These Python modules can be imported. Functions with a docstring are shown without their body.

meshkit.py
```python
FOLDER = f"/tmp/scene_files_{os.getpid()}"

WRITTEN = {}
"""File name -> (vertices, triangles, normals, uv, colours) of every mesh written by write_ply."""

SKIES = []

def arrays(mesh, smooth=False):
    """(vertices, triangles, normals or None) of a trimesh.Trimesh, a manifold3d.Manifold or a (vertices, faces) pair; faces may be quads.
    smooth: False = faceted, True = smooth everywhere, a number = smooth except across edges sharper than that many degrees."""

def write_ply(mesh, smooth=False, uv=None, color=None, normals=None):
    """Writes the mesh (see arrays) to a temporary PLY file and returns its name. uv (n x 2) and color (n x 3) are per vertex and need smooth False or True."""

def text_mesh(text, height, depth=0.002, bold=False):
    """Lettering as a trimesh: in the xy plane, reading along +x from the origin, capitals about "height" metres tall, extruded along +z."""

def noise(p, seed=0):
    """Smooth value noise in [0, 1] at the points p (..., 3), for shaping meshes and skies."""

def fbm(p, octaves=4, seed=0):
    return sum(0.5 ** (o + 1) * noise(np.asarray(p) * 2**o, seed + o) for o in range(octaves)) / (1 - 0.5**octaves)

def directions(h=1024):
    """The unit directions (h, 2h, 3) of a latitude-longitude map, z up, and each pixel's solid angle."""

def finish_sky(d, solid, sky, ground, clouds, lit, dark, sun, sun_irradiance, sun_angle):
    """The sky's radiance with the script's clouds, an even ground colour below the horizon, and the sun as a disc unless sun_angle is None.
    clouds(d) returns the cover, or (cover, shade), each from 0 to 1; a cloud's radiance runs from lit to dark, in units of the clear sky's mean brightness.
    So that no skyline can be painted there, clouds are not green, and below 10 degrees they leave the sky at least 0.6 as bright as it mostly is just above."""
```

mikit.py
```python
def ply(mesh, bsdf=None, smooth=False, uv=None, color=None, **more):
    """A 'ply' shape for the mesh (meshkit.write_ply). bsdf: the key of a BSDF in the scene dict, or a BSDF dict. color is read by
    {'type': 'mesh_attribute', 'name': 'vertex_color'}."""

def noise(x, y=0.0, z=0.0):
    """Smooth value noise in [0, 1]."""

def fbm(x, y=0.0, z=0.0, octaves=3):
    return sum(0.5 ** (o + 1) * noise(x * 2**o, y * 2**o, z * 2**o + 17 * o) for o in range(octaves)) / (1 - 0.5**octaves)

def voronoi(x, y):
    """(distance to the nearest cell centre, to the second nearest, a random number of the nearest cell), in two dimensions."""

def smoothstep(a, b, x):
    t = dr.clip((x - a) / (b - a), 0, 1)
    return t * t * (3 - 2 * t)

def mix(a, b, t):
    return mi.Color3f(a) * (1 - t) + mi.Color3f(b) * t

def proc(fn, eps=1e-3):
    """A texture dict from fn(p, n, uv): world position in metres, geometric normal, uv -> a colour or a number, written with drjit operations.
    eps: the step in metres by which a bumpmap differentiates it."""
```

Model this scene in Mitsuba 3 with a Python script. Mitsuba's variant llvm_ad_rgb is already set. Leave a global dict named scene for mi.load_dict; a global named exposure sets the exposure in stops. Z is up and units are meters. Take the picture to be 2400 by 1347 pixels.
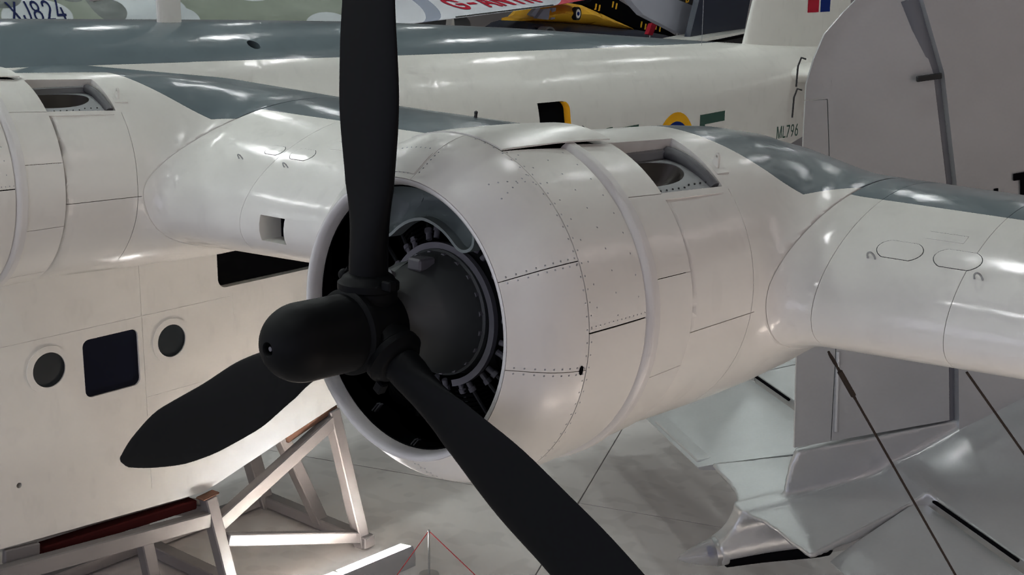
import math, numpy as np, trimesh, mitsuba as mi, manifold3d, shapely
import drjit as dr
from shapely import affinity
from shapely.geometry import Polygon, Point, box as sbox
from mikit import ply, proc, noise, fbm, voronoi, smoothstep, mix
import meshkit

# ------------------------------------------------------------------ camera, light, exposure
T = mi.ScalarTransform4f
scene, labels = {}, {}
CAM = np.array([-3.610, -3.5785, 1.3719])
YAW, PITCH, ROLL = math.radians(50.218), math.radians(13.689), math.radians(-0.523)
FOC = 3099.13
cy, sy, cp, sp = math.cos(YAW), math.sin(YAW), math.cos(PITCH), math.sin(PITCH)
FWD = np.array([sy * cp, cy * cp, -sp]); RGT = np.array([cy, -sy, 0.0]); DWN = np.cross(FWD, RGT)
UP = -(-math.sin(ROLL) * RGT + math.cos(ROLL) * DWN)
scene['camera'] = {'type': 'perspective', 'fov': math.degrees(2 * math.atan(1200 / FOC)), 'fov_axis': 'x', 'near_clip': 0.05, 'far_clip': 200.0,
                   'to_world': T().look_at(origin=CAM.tolist(), target=(CAM + FWD).tolist(), up=UP.tolist())}
exposure = 0.18
FLOOR, CEIL = -5.2, 9.0
LAMP_RGB = (0.93, 1.0, 0.97)
FILL_LAMP_RGB = (1.05, 0.90, 0.86)  # colour of the lamp row added behind the camera as warm fill
LAMP_POWER = 150.0
WINDOW_RGB = (0.80, 0.80, 1.0)
WINDOW_POWER = 1.3
UPLIGHT_RGB = (1.0, 0.86, 0.74)
UPLIGHT_POWER = 120.0
LAMP_XY = [(x, y) for x in (-11, -3, 5, 13, 21, 29) for y in (-14, 1, 7, 13, 19, 25)]  # the row nearest the near wall is added for warm side fill

# ------------------------------------------------------------------ helpers
def tag(key, label, cat=None, group=None, kind=None):
    d = {'label': label}
    if cat: d['category'] = cat
    if group: d['group'] = group
    if kind: d['kind'] = kind
    labels[key] = d

def new(key):
    if key not in scene: return key
    k = 1
    while f'{key}_{k:03d}' in scene: k += 1
    return f'{key}_{k:03d}'

def add(key, mesh, mat, smooth=35, **more):
    key = new(key)
    scene[key] = mesh if isinstance(mesh, dict) else ply(mesh, mat, smooth=smooth, **more)
    return key

def moved(d, m):
    return {**d, 'to_world': T(np.asarray(m, float))}

def cat(*ms):
    return trimesh.util.concatenate([m if isinstance(m, trimesh.Trimesh) else totri(m) for m in ms])

def totri(m):
    k = m.to_mesh()
    return trimesh.Trimesh(np.array(k.vert_properties[:, :3]), np.array(k.tri_verts), process=False)

def toman(m):
    m = trimesh.Trimesh(m.vertices, m.faces, process=True)
    return manifold3d.Manifold(manifold3d.Mesh(np.asarray(m.vertices, np.float32), np.asarray(m.faces, np.uint32)))

def bx(c, s, R=None, bev=0.0):
    if bev > 0:
        s = np.asarray(s, float); b = min(bev, 0.45 * s.min())
        q = np.array([[i, j, k] for i in (-1, 1) for j in (-1, 1) for k in (-1, 1)], float)
        pts = np.vstack([q * (s / 2 - b * (1 - np.eye(3)[a])) for a in range(3)])
        m = trimesh.convex.convex_hull(pts)
    else:
        m = trimesh.creation.box(s)
    if R is not None:
        M = np.eye(4); M[:3, :3] = R; m.apply_transform(M)
    m.apply_translation(c)
    return m

def frame(z, hint=(0, 0, 1)):
    z = np.asarray(z, float); z = z / np.linalg.norm(z)
    h = np.asarray(hint, float)
    if abs(h @ z) > .97: h = np.array([1., 0, 0])
    x = np.cross(h, z); x /= np.linalg.norm(x)
    return np.stack([x, np.cross(z, x), z], 1)

def beam(a, b, w, h, hint=(0, 0, 1), bev=.008):
    a, b = np.asarray(a, float), np.asarray(b, float)
    R = frame(b - a, hint)
    return bx((a + b) / 2, (w, h, np.linalg.norm(b - a)), R, bev)

def tube(pts, r, n=10, caps=True):
    p = np.asarray(pts, float); r = np.broadcast_to(r, (len(p),))
    t = np.gradient(p, axis=0); t /= np.linalg.norm(t, axis=1, keepdims=True)
    u = frame(t[0])[:, 0]; V = []
    for i in range(len(p)):
        u = u - (u @ t[i]) * t[i]; u /= np.linalg.norm(u); w = np.cross(t[i], u)
        a = np.arange(n) * 2 * np.pi / n
        V.append(p[i] + r[i] * (np.cos(a)[:, None] * u + np.sin(a)[:, None] * w))
    return skin(np.array(V), True, caps)

def skin(S, closed=True, caps=True):
    """A surface through the rings S (k, n, 3)."""
    k, n = S.shape[:2]; v = S.reshape(-1, 3)
    i, j = np.meshgrid(np.arange(k - 1), np.arange(n if closed else n - 1), indexing='ij')
    j2 = (j + 1) % n
    f = np.stack([i * n + j, i * n + j2, (i + 1) * n + j2, (i + 1) * n + j], -1).reshape(-1, 4)
    f = np.vstack([f[:, [0, 1, 2]], f[:, [0, 2, 3]]])
    if caps and closed:
        c0, c1 = len(v), len(v) + 1
        v = np.vstack([v, S[0].mean(0), S[-1].mean(0)])
        q = np.arange(n); q2 = (q + 1) % n
        f = np.vstack([f, np.stack([q2, q, q * 0 + c0], 1), np.stack([(k - 1) * n + q, (k - 1) * n + q2, q * 0 + c1], 1)])
    m = trimesh.Trimesh(v, f, process=False)
    if closed and caps and m.volume < 0: m.invert()
    return m

# engine frame
a_, b_ = math.radians(-1.656), math.radians(-1.773)
EX = np.array([math.cos(a_) * math.cos(b_), math.sin(a_) * math.cos(b_), math.sin(b_)])
EY = np.array([-math.sin(a_), math.cos(a_), 0.0]); EZ = np.cross(EX, EY)
ENG = np.eye(4); ENG[:3, 0], ENG[:3, 1], ENG[:3, 2] = EX, EY, EZ
INNER = np.array([-0.0473, 4.6327, -0.004])
INM = np.eye(4); INM[:3, 3] = INNER

def eng(m):
    m = m.copy(); m.apply_transform(ENG); return m

def lathe(prof, n=96, th0=0.0, th1=360.0, cz=0.0):
    """Solid of revolution about the engine's x axis; prof is a closed or open (x, r) polyline; open ends on the axis are closed."""
    p = np.asarray(prof, float); full = abs(th1 - th0) >= 359.9
    k = n if full else n + 1
    th = np.radians(th0 + (th1 - th0) * np.arange(k) / n)
    S = np.stack([np.repeat(p[:, 0:1], k, 1), p[:, 1:2] * np.cos(th), p[:, 1:2] * np.sin(th) + cz], -1)
    m = skin(S, full, False)
    return m

def patch(prof, th0, th1, t=.006, n=None, lift=0.0):
    """A curved panel with thickness between two angles on the profile (x, r)."""
    p = np.asarray(prof, float)
    tx = np.gradient(p, axis=0); nr = np.stack([-tx[:, 1], tx[:, 0]], 1); nr /= np.linalg.norm(nr, axis=1, keepdims=True)
    o, q = p + nr * lift, p + nr * (lift - t)
    ring = np.vstack([o, q[::-1]])
    n = n or max(3, int(abs(th1 - th0) / 2.5))
    full = abs(th1 - th0) >= 359.9
    th = np.radians(np.linspace(th0, th1, n + 1))
    S = np.stack([np.stack([ring[:, 0], ring[:, 1] * math.cos(h), ring[:, 1] * math.sin(h)], -1) for h in th])
    if full: m = skin(np.concatenate([S[:-1], S[:1]]), True, False)
    else: m = skin(S, True, True)
    if m.volume < 0: m.invert()
    return m

def surface_nets(fn, lo, hi, h):
    lo, hi = np.asarray(lo, float), np.asarray(hi, float)
    n = np.ceil((hi - lo) / h).astype(int) + 1
    ax = [lo[k] + h * np.arange(n[k]) for k in range(3)]
    F = np.empty(n, np.float32)
    for i in range(0, n[0], 16):
        X, Y, Z = np.meshgrid(ax[0][i:i + 16], ax[1], ax[2], indexing='ij')
        F[i:i + 16] = fn(np.stack([X, Y, Z], -1).reshape(-1, 3)).reshape(X.shape)
    F[0], F[-1], F[:, 0], F[:, -1], F[:, :, 0], F[:, :, -1] = [np.maximum(q, 1e-4) for q in (F[0], F[-1], F[:, 0], F[:, -1], F[:, :, 0], F[:, :, -1])]
    ins = F < 0; c = n - 1
    acc = np.zeros((*c, 3), np.float32); cnt = np.zeros(c, np.int32)
    quads = []
    for a in range(3):
        sl0, sl1 = [slice(None)] * 3, [slice(None)] * 3
        sl0[a], sl1[a] = slice(0, -1), slice(1, None)
        f0, f1 = F[tuple(sl0)], F[tuple(sl1)]
        e = np.argwhere((f0 < 0) != (f1 < 0))
        b, d = (a + 1) % 3, (a + 2) % 3
        e = e[(e[:, b] > 0) & (e[:, b] < c[b]) & (e[:, d] > 0) & (e[:, d] < c[d])]
        v0, v1 = f0[tuple(e.T)], f1[tuple(e.T)]
        pt = e.astype(np.float32); pt[:, a] += v0 / (v0 - v1)
        cells = []
        for ob, od in ((-1, -1), (0, -1), (0, 0), (-1, 0)):
            q = e.copy(); q[:, b] += ob; q[:, d] += od; cells.append(q)
            np.add.at(acc, tuple(q.T), pt); np.add.at(cnt, tuple(q.T), 1)
        ids = np.stack([np.ravel_multi_index(q.T, c) for q in cells], 1)
        flip = v0 > 0
        ids[flip] = ids[flip][:, ::-1]
        quads.append(ids)
    q = np.vstack(quads)
    u, inv = np.unique(q, return_inverse=True); q = inv.reshape(q.shape)
    v = lo + h * (acc.reshape(-1, 3)[u] / cnt.reshape(-1)[u][:, None])
    inside = np.all((v > lo + 1.5 * h) & (v < hi - 1.5 * h), 1)
    for _ in range(3):
        f = fn(v); g = np.stack([(fn(v + d) - fn(v - d)) / .02 for d in np.eye(3) * .01], 1)
        st = -f[:, None] * g / np.maximum((g * g).sum(1, keepdims=True), .05)
        ln = np.linalg.norm(st, axis=1, keepdims=True)
        v = v + np.where(inside[:, None], st * np.minimum(1, .4 * h / np.maximum(ln, 1e-9)), 0)
    f = np.vstack([q[:, [0, 1, 2]], q[:, [0, 2, 3]]])
    m = trimesh.Trimesh(v, f, process=False)
    if m.volume < 0: m.invert()
    return m

def polymesh(poly, depth, size=None):
    """A shapely shape as a thin slab in z = 0 .. depth, cut finely so that it can be draped."""
    gs = getattr(poly, 'geoms', [poly])
    m = cat(*[trimesh.creation.extrude_polygon(g, depth, engine='earcut') for g in gs if g.area > 1e-8])
    if size: m = trimesh.Trimesh(*trimesh.remesh.subdivide_to_size(m.vertices, m.faces, size, max_iter=14), process=False)
    return m

def text_poly(s, h, bold=False):
    m = meshkit.text_mesh(s, h, .01, bold); return m

def smin(a, b, k):
    h = np.clip(.5 + .5 * (b - a) / k, 0, 1)
    return b * (1 - h) + a * h - k * h * (1 - h)

# ------------------------------------------------------------------ materials
def rgb(c): return {'type': 'rgb', 'value': [float(x) for x in c]}
def col(c): return c if isinstance(c, dict) else rgb(c)
def paint(c, alpha=.07, bump=None, scale=.004):
    d = {'type': 'roughplastic', 'diffuse_reflectance': col(c), 'alpha': alpha, 'int_ior': 1.5, 'nonlinear': False, 'distribution': 'ggx'}
    if bump is not None:
        d = {'type': 'bumpmap', 'arbitrary': proc(bump, eps=.004), 'scale': scale, 'bsdf': d}
    return {'type': 'twosided', 'bsdf': d}
def dull(c): return {'type': 'twosided', 'bsdf': {'type': 'diffuse', 'reflectance': col(c)}}
def metal(c, rough=.35, metallic=1.0): return {'type': 'twosided', 'bsdf': {'type': 'principled', 'base_color': col(c), 'roughness': rough, 'metallic': metallic, 'specular': .5}}

WHITE, GREY = (.70, .69, .65), (.098, .126, .140)
def ripple(p, n, uv):
    return noise(p.x * 5, p.y * 5, p.z * 5) * .8 + noise(p.x * 17, p.y * 17, p.z * 17 + 3) * .25
def soil(c, p):
    return mi.Color3f(c) * (0.95 + .07 * fbm(p.x * 1.7, p.y * 1.7, p.z * 1.7)) * (1 - .05 * smoothstep(.62, .75, noise(p.x * 9, p.y * 9, p.z * 4 + 7)) * noise(p.x * 40, p.y * 40, p.z * 12))
INC, PAINT_U = .2172, .152
def hull_colour(p, n, uv):
    zl = dr.select(p.x < 4.6, .505 - .022 * p.x, .415 - .0235 * (p.x - 4.2)) - .03 * smoothstep(3.4, 2.4, p.x) * 0
    t = dr.select((p.z > zl) & (p.x < 17.25), mi.Float(1), mi.Float(0))
    return mix(soil(WHITE, p), soil(GREY, p), t)
def wing_colour(p, n, uv):
    c = 3.988 + .2865 * dr.minimum(p.y, 5.6)
    dx, dz = p.x - (1.7453 - .0285 * p.y), p.z - (-.1558 - .0166 * dr.minimum(p.y, 4.0))
    u, w = (dx * math.cos(INC) - dz * math.sin(INC)) / c, (dx * math.sin(INC) + dz * math.cos(INC)) / c
    t = dr.select((u > PAINT_U) & (w > 0), mi.Float(1), mi.Float(0))
    return mix(soil(WHITE, p), soil(GREY, p), t)
def nacelle_colour(oy):
    def f(p, n, uv):
        zl = .30 - .2 * dr.maximum(p.x - 2.7, 0)
        t = dr.select((p.z > zl) & (p.x > 1.74 + 1.4 * dr.clip(.62 - p.z, 0, .34)), mi.Float(1), mi.Float(0))
        return mix(soil(WHITE, p), soil(GREY, p), t)
    return f
def white_colour(p, n, uv): return soil(WHITE, p)
scene['m_hull'] = paint(proc(hull_colour), .025, ripple)
scene['m_wing'] = paint(proc(wing_colour), .025, ripple)
scene['m_nac'] = paint(proc(nacelle_colour(0.0)), .04, ripple)
scene['m_nac_in'] = paint(proc(nacelle_colour(float(INNER[1]))), .04, ripple)
scene['m_white'] = paint(proc(white_colour), .06, ripple)
scene['m_lip'] = paint((.66, .65, .63), .12)
scene['m_prop'] = {'type': 'twosided', 'bsdf': {'type': 'roughplastic', 'diffuse_reflectance': rgb((.0025, .003, .0038)), 'alpha': .30, 'int_ior': 1.2, 'nonlinear': False, 'distribution': 'ggx'}}
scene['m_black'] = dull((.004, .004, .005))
scene['m_dark'] = paint((.012, .014, .015), .25)
scene['m_case'] = paint((.060, .068, .068), .28)
scene['m_ring'] = paint((.17, .17, .19), .3)
scene['m_duct'] = paint((.16, .20, .195), .3)
scene['m_ductrim'] = paint((.26, .31, .30), .3)
scene['m_near_black'] = dull((.0035, .0038, .004))  # near black tone for cowling liner and cylinders
scene['m_steel'] = metal((.42, .43, .44), .35)
scene['m_recess'] = paint((.30, .315, .325), .3)
scene['m_ductdark'] = paint((.10, .10, .11), .3)
scene['m_pipe'] = metal((.16, .15, .14), .5)
scene['m_glass'] = {'type': 'twosided', 'bsdf': {'type': 'roughplastic', 'diffuse_reflectance': rgb((.004, .005, .011)), 'alpha': .03, 'int_ior': 1.25, 'nonlinear': False}}
scene['m_port'] = {'type': 'twosided', 'bsdf': {'type': 'roughplastic', 'diffuse_reflectance': rgb((.010, .014, .017)), 'alpha': .3, 'int_ior': 1.2, 'nonlinear': False}}
scene['m_green'] = dull((.045, .085, .07))
scene['m_blue'] = dull((.012, .025, .13))
scene['m_yellow'] = dull((.62, .32, .02))
scene['m_red'] = dull((.30, .02, .035))
scene['m_brownpad'] = dull((.13, .075, .055))
scene['m_redpad'] = dull((.05, .012, .012))
scene['m_frame'] = paint((.235, .225, .23), .3)
scene['m_rust'] = dull((.14, .09, .05))

# ------------------------------------------------------------------ the hall
def concrete(p, n, uv):
    k = fbm(p.x * .35, p.y * .35, 2.0, 4)
    d = smoothstep(.58, .8, noise(p.x * 6, p.y * 6, 1.0)) * .08
    return mi.Color3f(.64, .615, .60) * (.82 + .36 * k) * (1 - d)
scene['m_floor'] = {'type': 'twosided', 'bsdf': {'type': 'roughplastic', 'diffuse_reflectance': proc(concrete), 'alpha': .25, 'int_ior': 1.4, 'nonlinear': False}}
scene['m_wall'] = dull((.30, .275, .28))
scene['m_ceiling'] = dull((.22, .22, .22))
scene['m_joint'] = dull((.06, .055, .05))

def structure(key, m, mat, label):
    add(key, m, mat, False); tag(key, label, kind='structure')

X0, X1, Y0, Y1 = -20.0, 42.0, -22.0, 34.0
structure('floor', bx(((X0 + X1) / 2, (Y0 + Y1) / 2, FLOOR - .15), (X1 - X0, Y1 - Y0, .2)), 'm_joint', 'concrete floor of the exhibition hall')
# slabs: the joints run along (.87, .47) and across it, as two joints in the photograph show
J = np.array([11.88 - 7.42, 7.56 - 5.56]); J /= np.linalg.norm(J)
K = np.array([9.98 - 8.4, 4.97 - 10.08]); K /= np.linalg.norm(K)
P0 = np.array([8.89, 5.71])
k = 0
for i in range(-4, 6):
    for j in range(-5, 5):
        a, b, g = 5.66, 5.66, .0085
        c = P0 + J * (i + .5) * a + K * (j + .5) * b
        q = [c + J * s * (a / 2 - g) + K * t * (b / 2 - g) for s, t in ((-1, -1), (1, -1), (1, 1), (-1, 1))]
        if not (X0 < c[0] < X1 and Y0 < c[1] < Y1): continue
        m = polymesh(Polygon(q), .05); m.apply_translation((0, 0, FLOOR - .05))
        add('floor__slab', m, 'm_floor', False)
structure('wall_far', bx(((X0 + X1) / 2, Y1 + .1, 2), (X1 - X0, .2, 16)), 'm_wall', 'pale far wall of the hall')
structure('wall_right', bx((X1 + .1, (Y0 + Y1) / 2, 2), (.2, Y1 - Y0, 16)), 'm_wall', 'pale end wall of the hall')
scene['m_wall_warm'] = dull((.52, .45, .43))
structure('wall_near', bx(((X0 + X1) / 2, Y0 - .1, 2), (X1 - X0, .2, 16)), 'm_wall_warm', 'near wall of the hall')
structure('ceiling', bx(((X0 + X1) / 2, (Y0 + Y1) / 2, CEIL + .1), (X1 - X0, Y1 - Y0, .2)), 'm_ceiling', 'flat ceiling of the hall')
structure('wall_left', cat(bx((X0 - .1, (Y0 + Y1) / 2, -4.5), (.2, Y1 - Y0, 3)), bx((X0 - .1, (Y0 + Y1) / 2, 7.5), (.2, Y1 - Y0, 3.4))), 'm_wall', 'end wall of the hall below and above its long window')
scene['window_1'] = {**ply(bx((X0 - .1, (Y0 + Y1) / 2, 1.4), (.05, Y1 - Y0, 8.8)), dull((.5, .5, .5)), False), 'emitter': {'type': 'area', 'radiance': rgb(np.array(WINDOW_RGB) * WINDOW_POWER)}}
tag('window_1', 'long daylight window in the end wall', kind='structure')
lamp_mesh = bx((0, 0, 0), (.65, .44, .02)); housing_mesh = bx((0, 0, .09), (.75, .54, .12), None, .02)
lamp_d = {**ply(lamp_mesh, dull((.5, .5, .5)), False), 'emitter': {'type': 'area', 'radiance': rgb(np.array(LAMP_RGB) * LAMP_POWER)}}
fill_lamp = {**ply(lamp_mesh, dull((.5, .5, .5)), False), 'emitter': {'type': 'area', 'radiance': rgb(np.array(FILL_LAMP_RGB) * LAMP_POWER)}}
hous_d = ply(housing_mesh, 'm_ceiling', False)
for x, y in LAMP_XY:
    name = 'ceiling_lamp' if 'ceiling_lamp__tube' not in scene else f'ceiling_lamp_{sum(1 for q in scene if q.endswith("__tube")):03d}'
    M = np.eye(4); M[:3, 3] = (x, y, CEIL - .6)
    scene[name + '__tube'] = moved(fill_lamp if y < -10 else lamp_d, M); scene[name + '__housing'] = moved(hous_d, M)
    tag(name, 'square lamp hanging under the hall ceiling, the warm row behind the camera added as fill', 'lamp', 'lamps under the ceiling')

# ------------------------------------------------------------------ the flying boat: wing and nacelles
B = 'flying_boat'
tag(B, 'big white and slate grey four-engined flying boat with black propellers, standing on cradles', 'airplane')
xs = .5 * (1 - np.cos(np.linspace(0, np.pi, 90)))
yt = .2197 / .2 * (.2969 * np.sqrt(xs) - .126 * xs - .3516 * xs ** 2 + .2843 * xs ** 3 - .1036 * xs ** 4)
cam_ = .0812 * np.where(xs < .4, (2 * .4 * xs - xs ** 2) / .16, ((1 - .8) + .8 * xs - xs ** 2) / .36)
FOIL = np.vstack([np.stack([xs, cam_ + yt], 1), np.stack([xs, cam_ - yt], 1)[::-1][1:-1]])
gx, gz = np.linspace(-.3, 1.25, 466), np.linspace(-.35, .35, 211)
GP = np.stack(np.meshgrid(gx, gz, indexing='ij'), -1).reshape(-1, 2)
d2 = np.full(len(GP), 9.0)
for p, q in zip(FOIL, np.roll(FOIL, -1, 0)):
    e = q - p; s = np.clip(((GP - p) @ e) / max(e @ e, 1e-12), 0, 1)
    d2 = np.minimum(d2, ((GP - p - s[:, None] * e) ** 2).sum(1))
inside = shapely.contains_xy(Polygon(FOIL), GP[:, 0], GP[:, 1])
FD = (np.sqrt(d2) * np.where(inside, -1, 1)).reshape(466, 211)
from scipy.ndimage import map_coordinates

INC = .2172
def wing_uw(p):
    c = 3.988 + .2865 * np.minimum(p[:, 1], 5.6)
    dx, dz = p[:, 0] - (1.7453 - .0285 * p[:, 1]), p[:, 2] - (-.1558 - .0166 * np.minimum(p[:, 1], 4.0))
    return (dx * math.cos(INC) - dz * math.sin(INC)) / c, (dx * math.sin(INC) + dz * math.cos(INC)) / c, c
def d_wing(p):
    u, w, c = wing_uw(p)
    i = (u - gx[0]) / (gx[1] - gx[0]); j = (w - gz[0]) / (gz[1] - gz[0])
    d = c * map_coordinates(FD, [np.clip(i, 0, 465), np.clip(j, 0, 210)], order=1, mode='nearest')
    out = np.hypot(np.maximum(0, np.maximum(gx[0] - u, u - gx[-1])), np.maximum(0, np.maximum(gz[0] - w, w - gz[-1]))) * c
    return d + out
NX = [.9, 1.0, 1.35, 1.56, 1.85, 2.17, 2.57, 2.95, 3.4, 4.0, 4.8]
NR = [.70, .687, .672, .663, .642, .610, .545, .46, .34, .20, .04]
NT = [.70, .690, .684, .682, .676, .655, .600, .50, .34, .14, -.10]
NB = [-.70, -.690, -.700, -.705, -.71, -.71, -.70, -.66, -.58, -.42, -.20]
def d_nac(p, o):
    q = (p - o) @ np.stack([EX, EY, EZ], 1)
    w = np.interp(q[:, 0], NX, NR); t = np.interp(q[:, 0], NX, NT); b = np.interp(q[:, 0], NX, NB)
    h = (t - b) / 2; z = q[:, 2] - (t + b) / 2
    k = np.hypot(q[:, 1] / w, z / h); g = np.hypot(q[:, 1] / w ** 2, z / h ** 2)
    d = np.where(k > .15, k * (k - 1) / np.maximum(g, 1e-6), -np.minimum(w, h)) * .97
    return np.maximum(np.maximum(d, 1.021 - q[:, 0]), q[:, 0] - 4.78)
def d_body(p):
    d = d_wing(p)
    for o in (np.zeros(3), INNER):
        d = np.where(np.abs(p[:, 1] - o[1]) < 1.6, smin(d, d_nac(p, o), .22), d)
    return d
body = surface_nets(d_body, (.92, -3.4, -1.05), (7.2, 8.3, .95), .04)
M_body = toman(body)

# recesses: exhaust bays on the nacelle shoulders, vent in the leading edge
def sector(x0, x1, t0, t1, r0, r1):
    return eng(patch([(x0, r1), ((x0 + x1) / 2, r1), (x1, r1)], t0, t1, r1 - r0, 12))
bay = sector(.9, 1.525, 107, 136.5, .36, .9)
vent = bx((1.6, 2.775, -.25), (.5, .225, .165))
for o in (np.zeros(3), INNER):
    m = bay.copy(); m.apply_translation(o); M_body = M_body - toman(m)
M_body = M_body - toman(vent)
# panel joints round the nacelles
def ringslot(x, o=np.zeros(3), w=.0022, depth=.012, t0=0, t1=360):
    r = np.interp(x, NX, NR)
    p = [(x - w, r - depth), (x - w, r + .08), (x + w, r + .08), (x + w, r - depth), (x - w, r - depth)]
    m = eng(lathe(p, 120) if t1 - t0 >= 360 else skin(np.stack([np.stack([np.array(p[:4])[:, 0], np.array(p[:4])[:, 1] * math.cos(h), np.array(p[:4])[:, 1] * math.sin(h)], -1) for h in np.radians(np.linspace(t0, t1, 40))])))
    m.apply_translation(o); return m
for o in (np.zeros(3), INNER):
    s = ringslot(1.56, o, t0=138, t1=235); M_body = M_body - toman(s)
    q = eng(bx((1.3, -.66, -.10), (.58, .12, .004))); q.apply_translation(o); M_body = M_body - toman(q)

cuts = [-3.3, -1.502, -.886, -.715, .715, 3.072, float(INNER[1]) - .715, float(INNER[1]) + .715, 8.2]
names = ['wing_panel', 'wing_panel', 'wing_panel', 'nacelle', 'wing_panel', 'wing_panel', 'nacelle', 'wing_panel']
for a, b, nm in zip(cuts[:-1], cuts[1:], names):
    g = .0013
    slab = toman(bx((4, (a + b) / 2, 0), (9, b - a - 2 * g, 4)))
    piece = M_body ^ slab
    t = totri(piece)
    mat = 'm_wing' if nm != 'nacelle' else ('m_nac' if abs(a) < 1 else 'm_nac_in')
    add(f'{B}__{nm}', t, mat, 40)

# ------------------------------------------------------------------ hull
HXs = np.array([-7, -5.5, -4, -2, 0, 4.2, 8, 10, 13, 16, 18, 21.5])
HBs = np.array([.5, 1.0, 1.3, 1.46, 1.5, 1.5, 1.48, 1.36, 1.1, .85, .66, .35])
HC = 8.5
def h_top(x): return np.interp(x, [-7, -5, 3.17, 6, 8, 10.85, 15.25, 17.27, 22], [-.3, .62, .83, .75, .68, .52, .20, .06, -.2])
def h_b(x): return np.interp(x, HXs, HBs)
def h_s(x): return h_top(x) - 1.05 * h_b(x)
def h_y(x, z):
    t = np.clip((z - h_s(x)) / (h_top(x) - h_s(x)), 0, 1)
    return h_b(x) * (1 - t ** 2.2) ** (1 / 2.2)
def h_chine(x): return np.interp(x, [-7, -4, 0, 2, 4.1, 4.3, 5.0, 6.0, 8, 12, 17, 21.5], [-1.6, -2.9, -3.65, -3.79, -3.93, -3.90, -3.72, -3.47, -3.05, -2.4, -1.85, -1.2])
def h_keel(x): return np.interp(x, [-7, -4, 0, 4.0, 4.6, 6, 12, 17, 21.5], [-2.0, -3.6, -4.6, -4.85, -4.5, -4.3, -3.2, -2.2, -1.3])
sts = np.unique(np.r_[np.linspace(-7, 4, 40), np.linspace(4, 6, 14), np.linspace(6, 21.5, 50)])
rings = []
for x in sts:
    ph = np.radians(np.linspace(90, 0, 26)); zt, z0, b = h_top(x), h_s(x), h_b(x)
    zz = z0 + (zt - z0) * np.sin(ph) ** (2 / 2.2); yy = b * np.cos(ph) ** (2 / 2.2)
    zc = h_chine(x); zz = np.r_[zz, np.linspace(z0, zc, 14)[1:]]; yy = np.r_[yy, np.full(13, b)]
    zk = h_keel(x); zz = np.r_[zz, (zc + zk) / 2 + .05, zk]; yy = np.r_[yy, b * .5, 0]
    yl = np.r_[HC - yy, HC + yy[1:-1][::-1]]; zl = np.r_[zz, zz[1:-1][::-1]]
    rings.append(np.stack([np.full(len(yl), x), yl, zl], 1))
hull = toman(skin(np.array(rings)))

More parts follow.
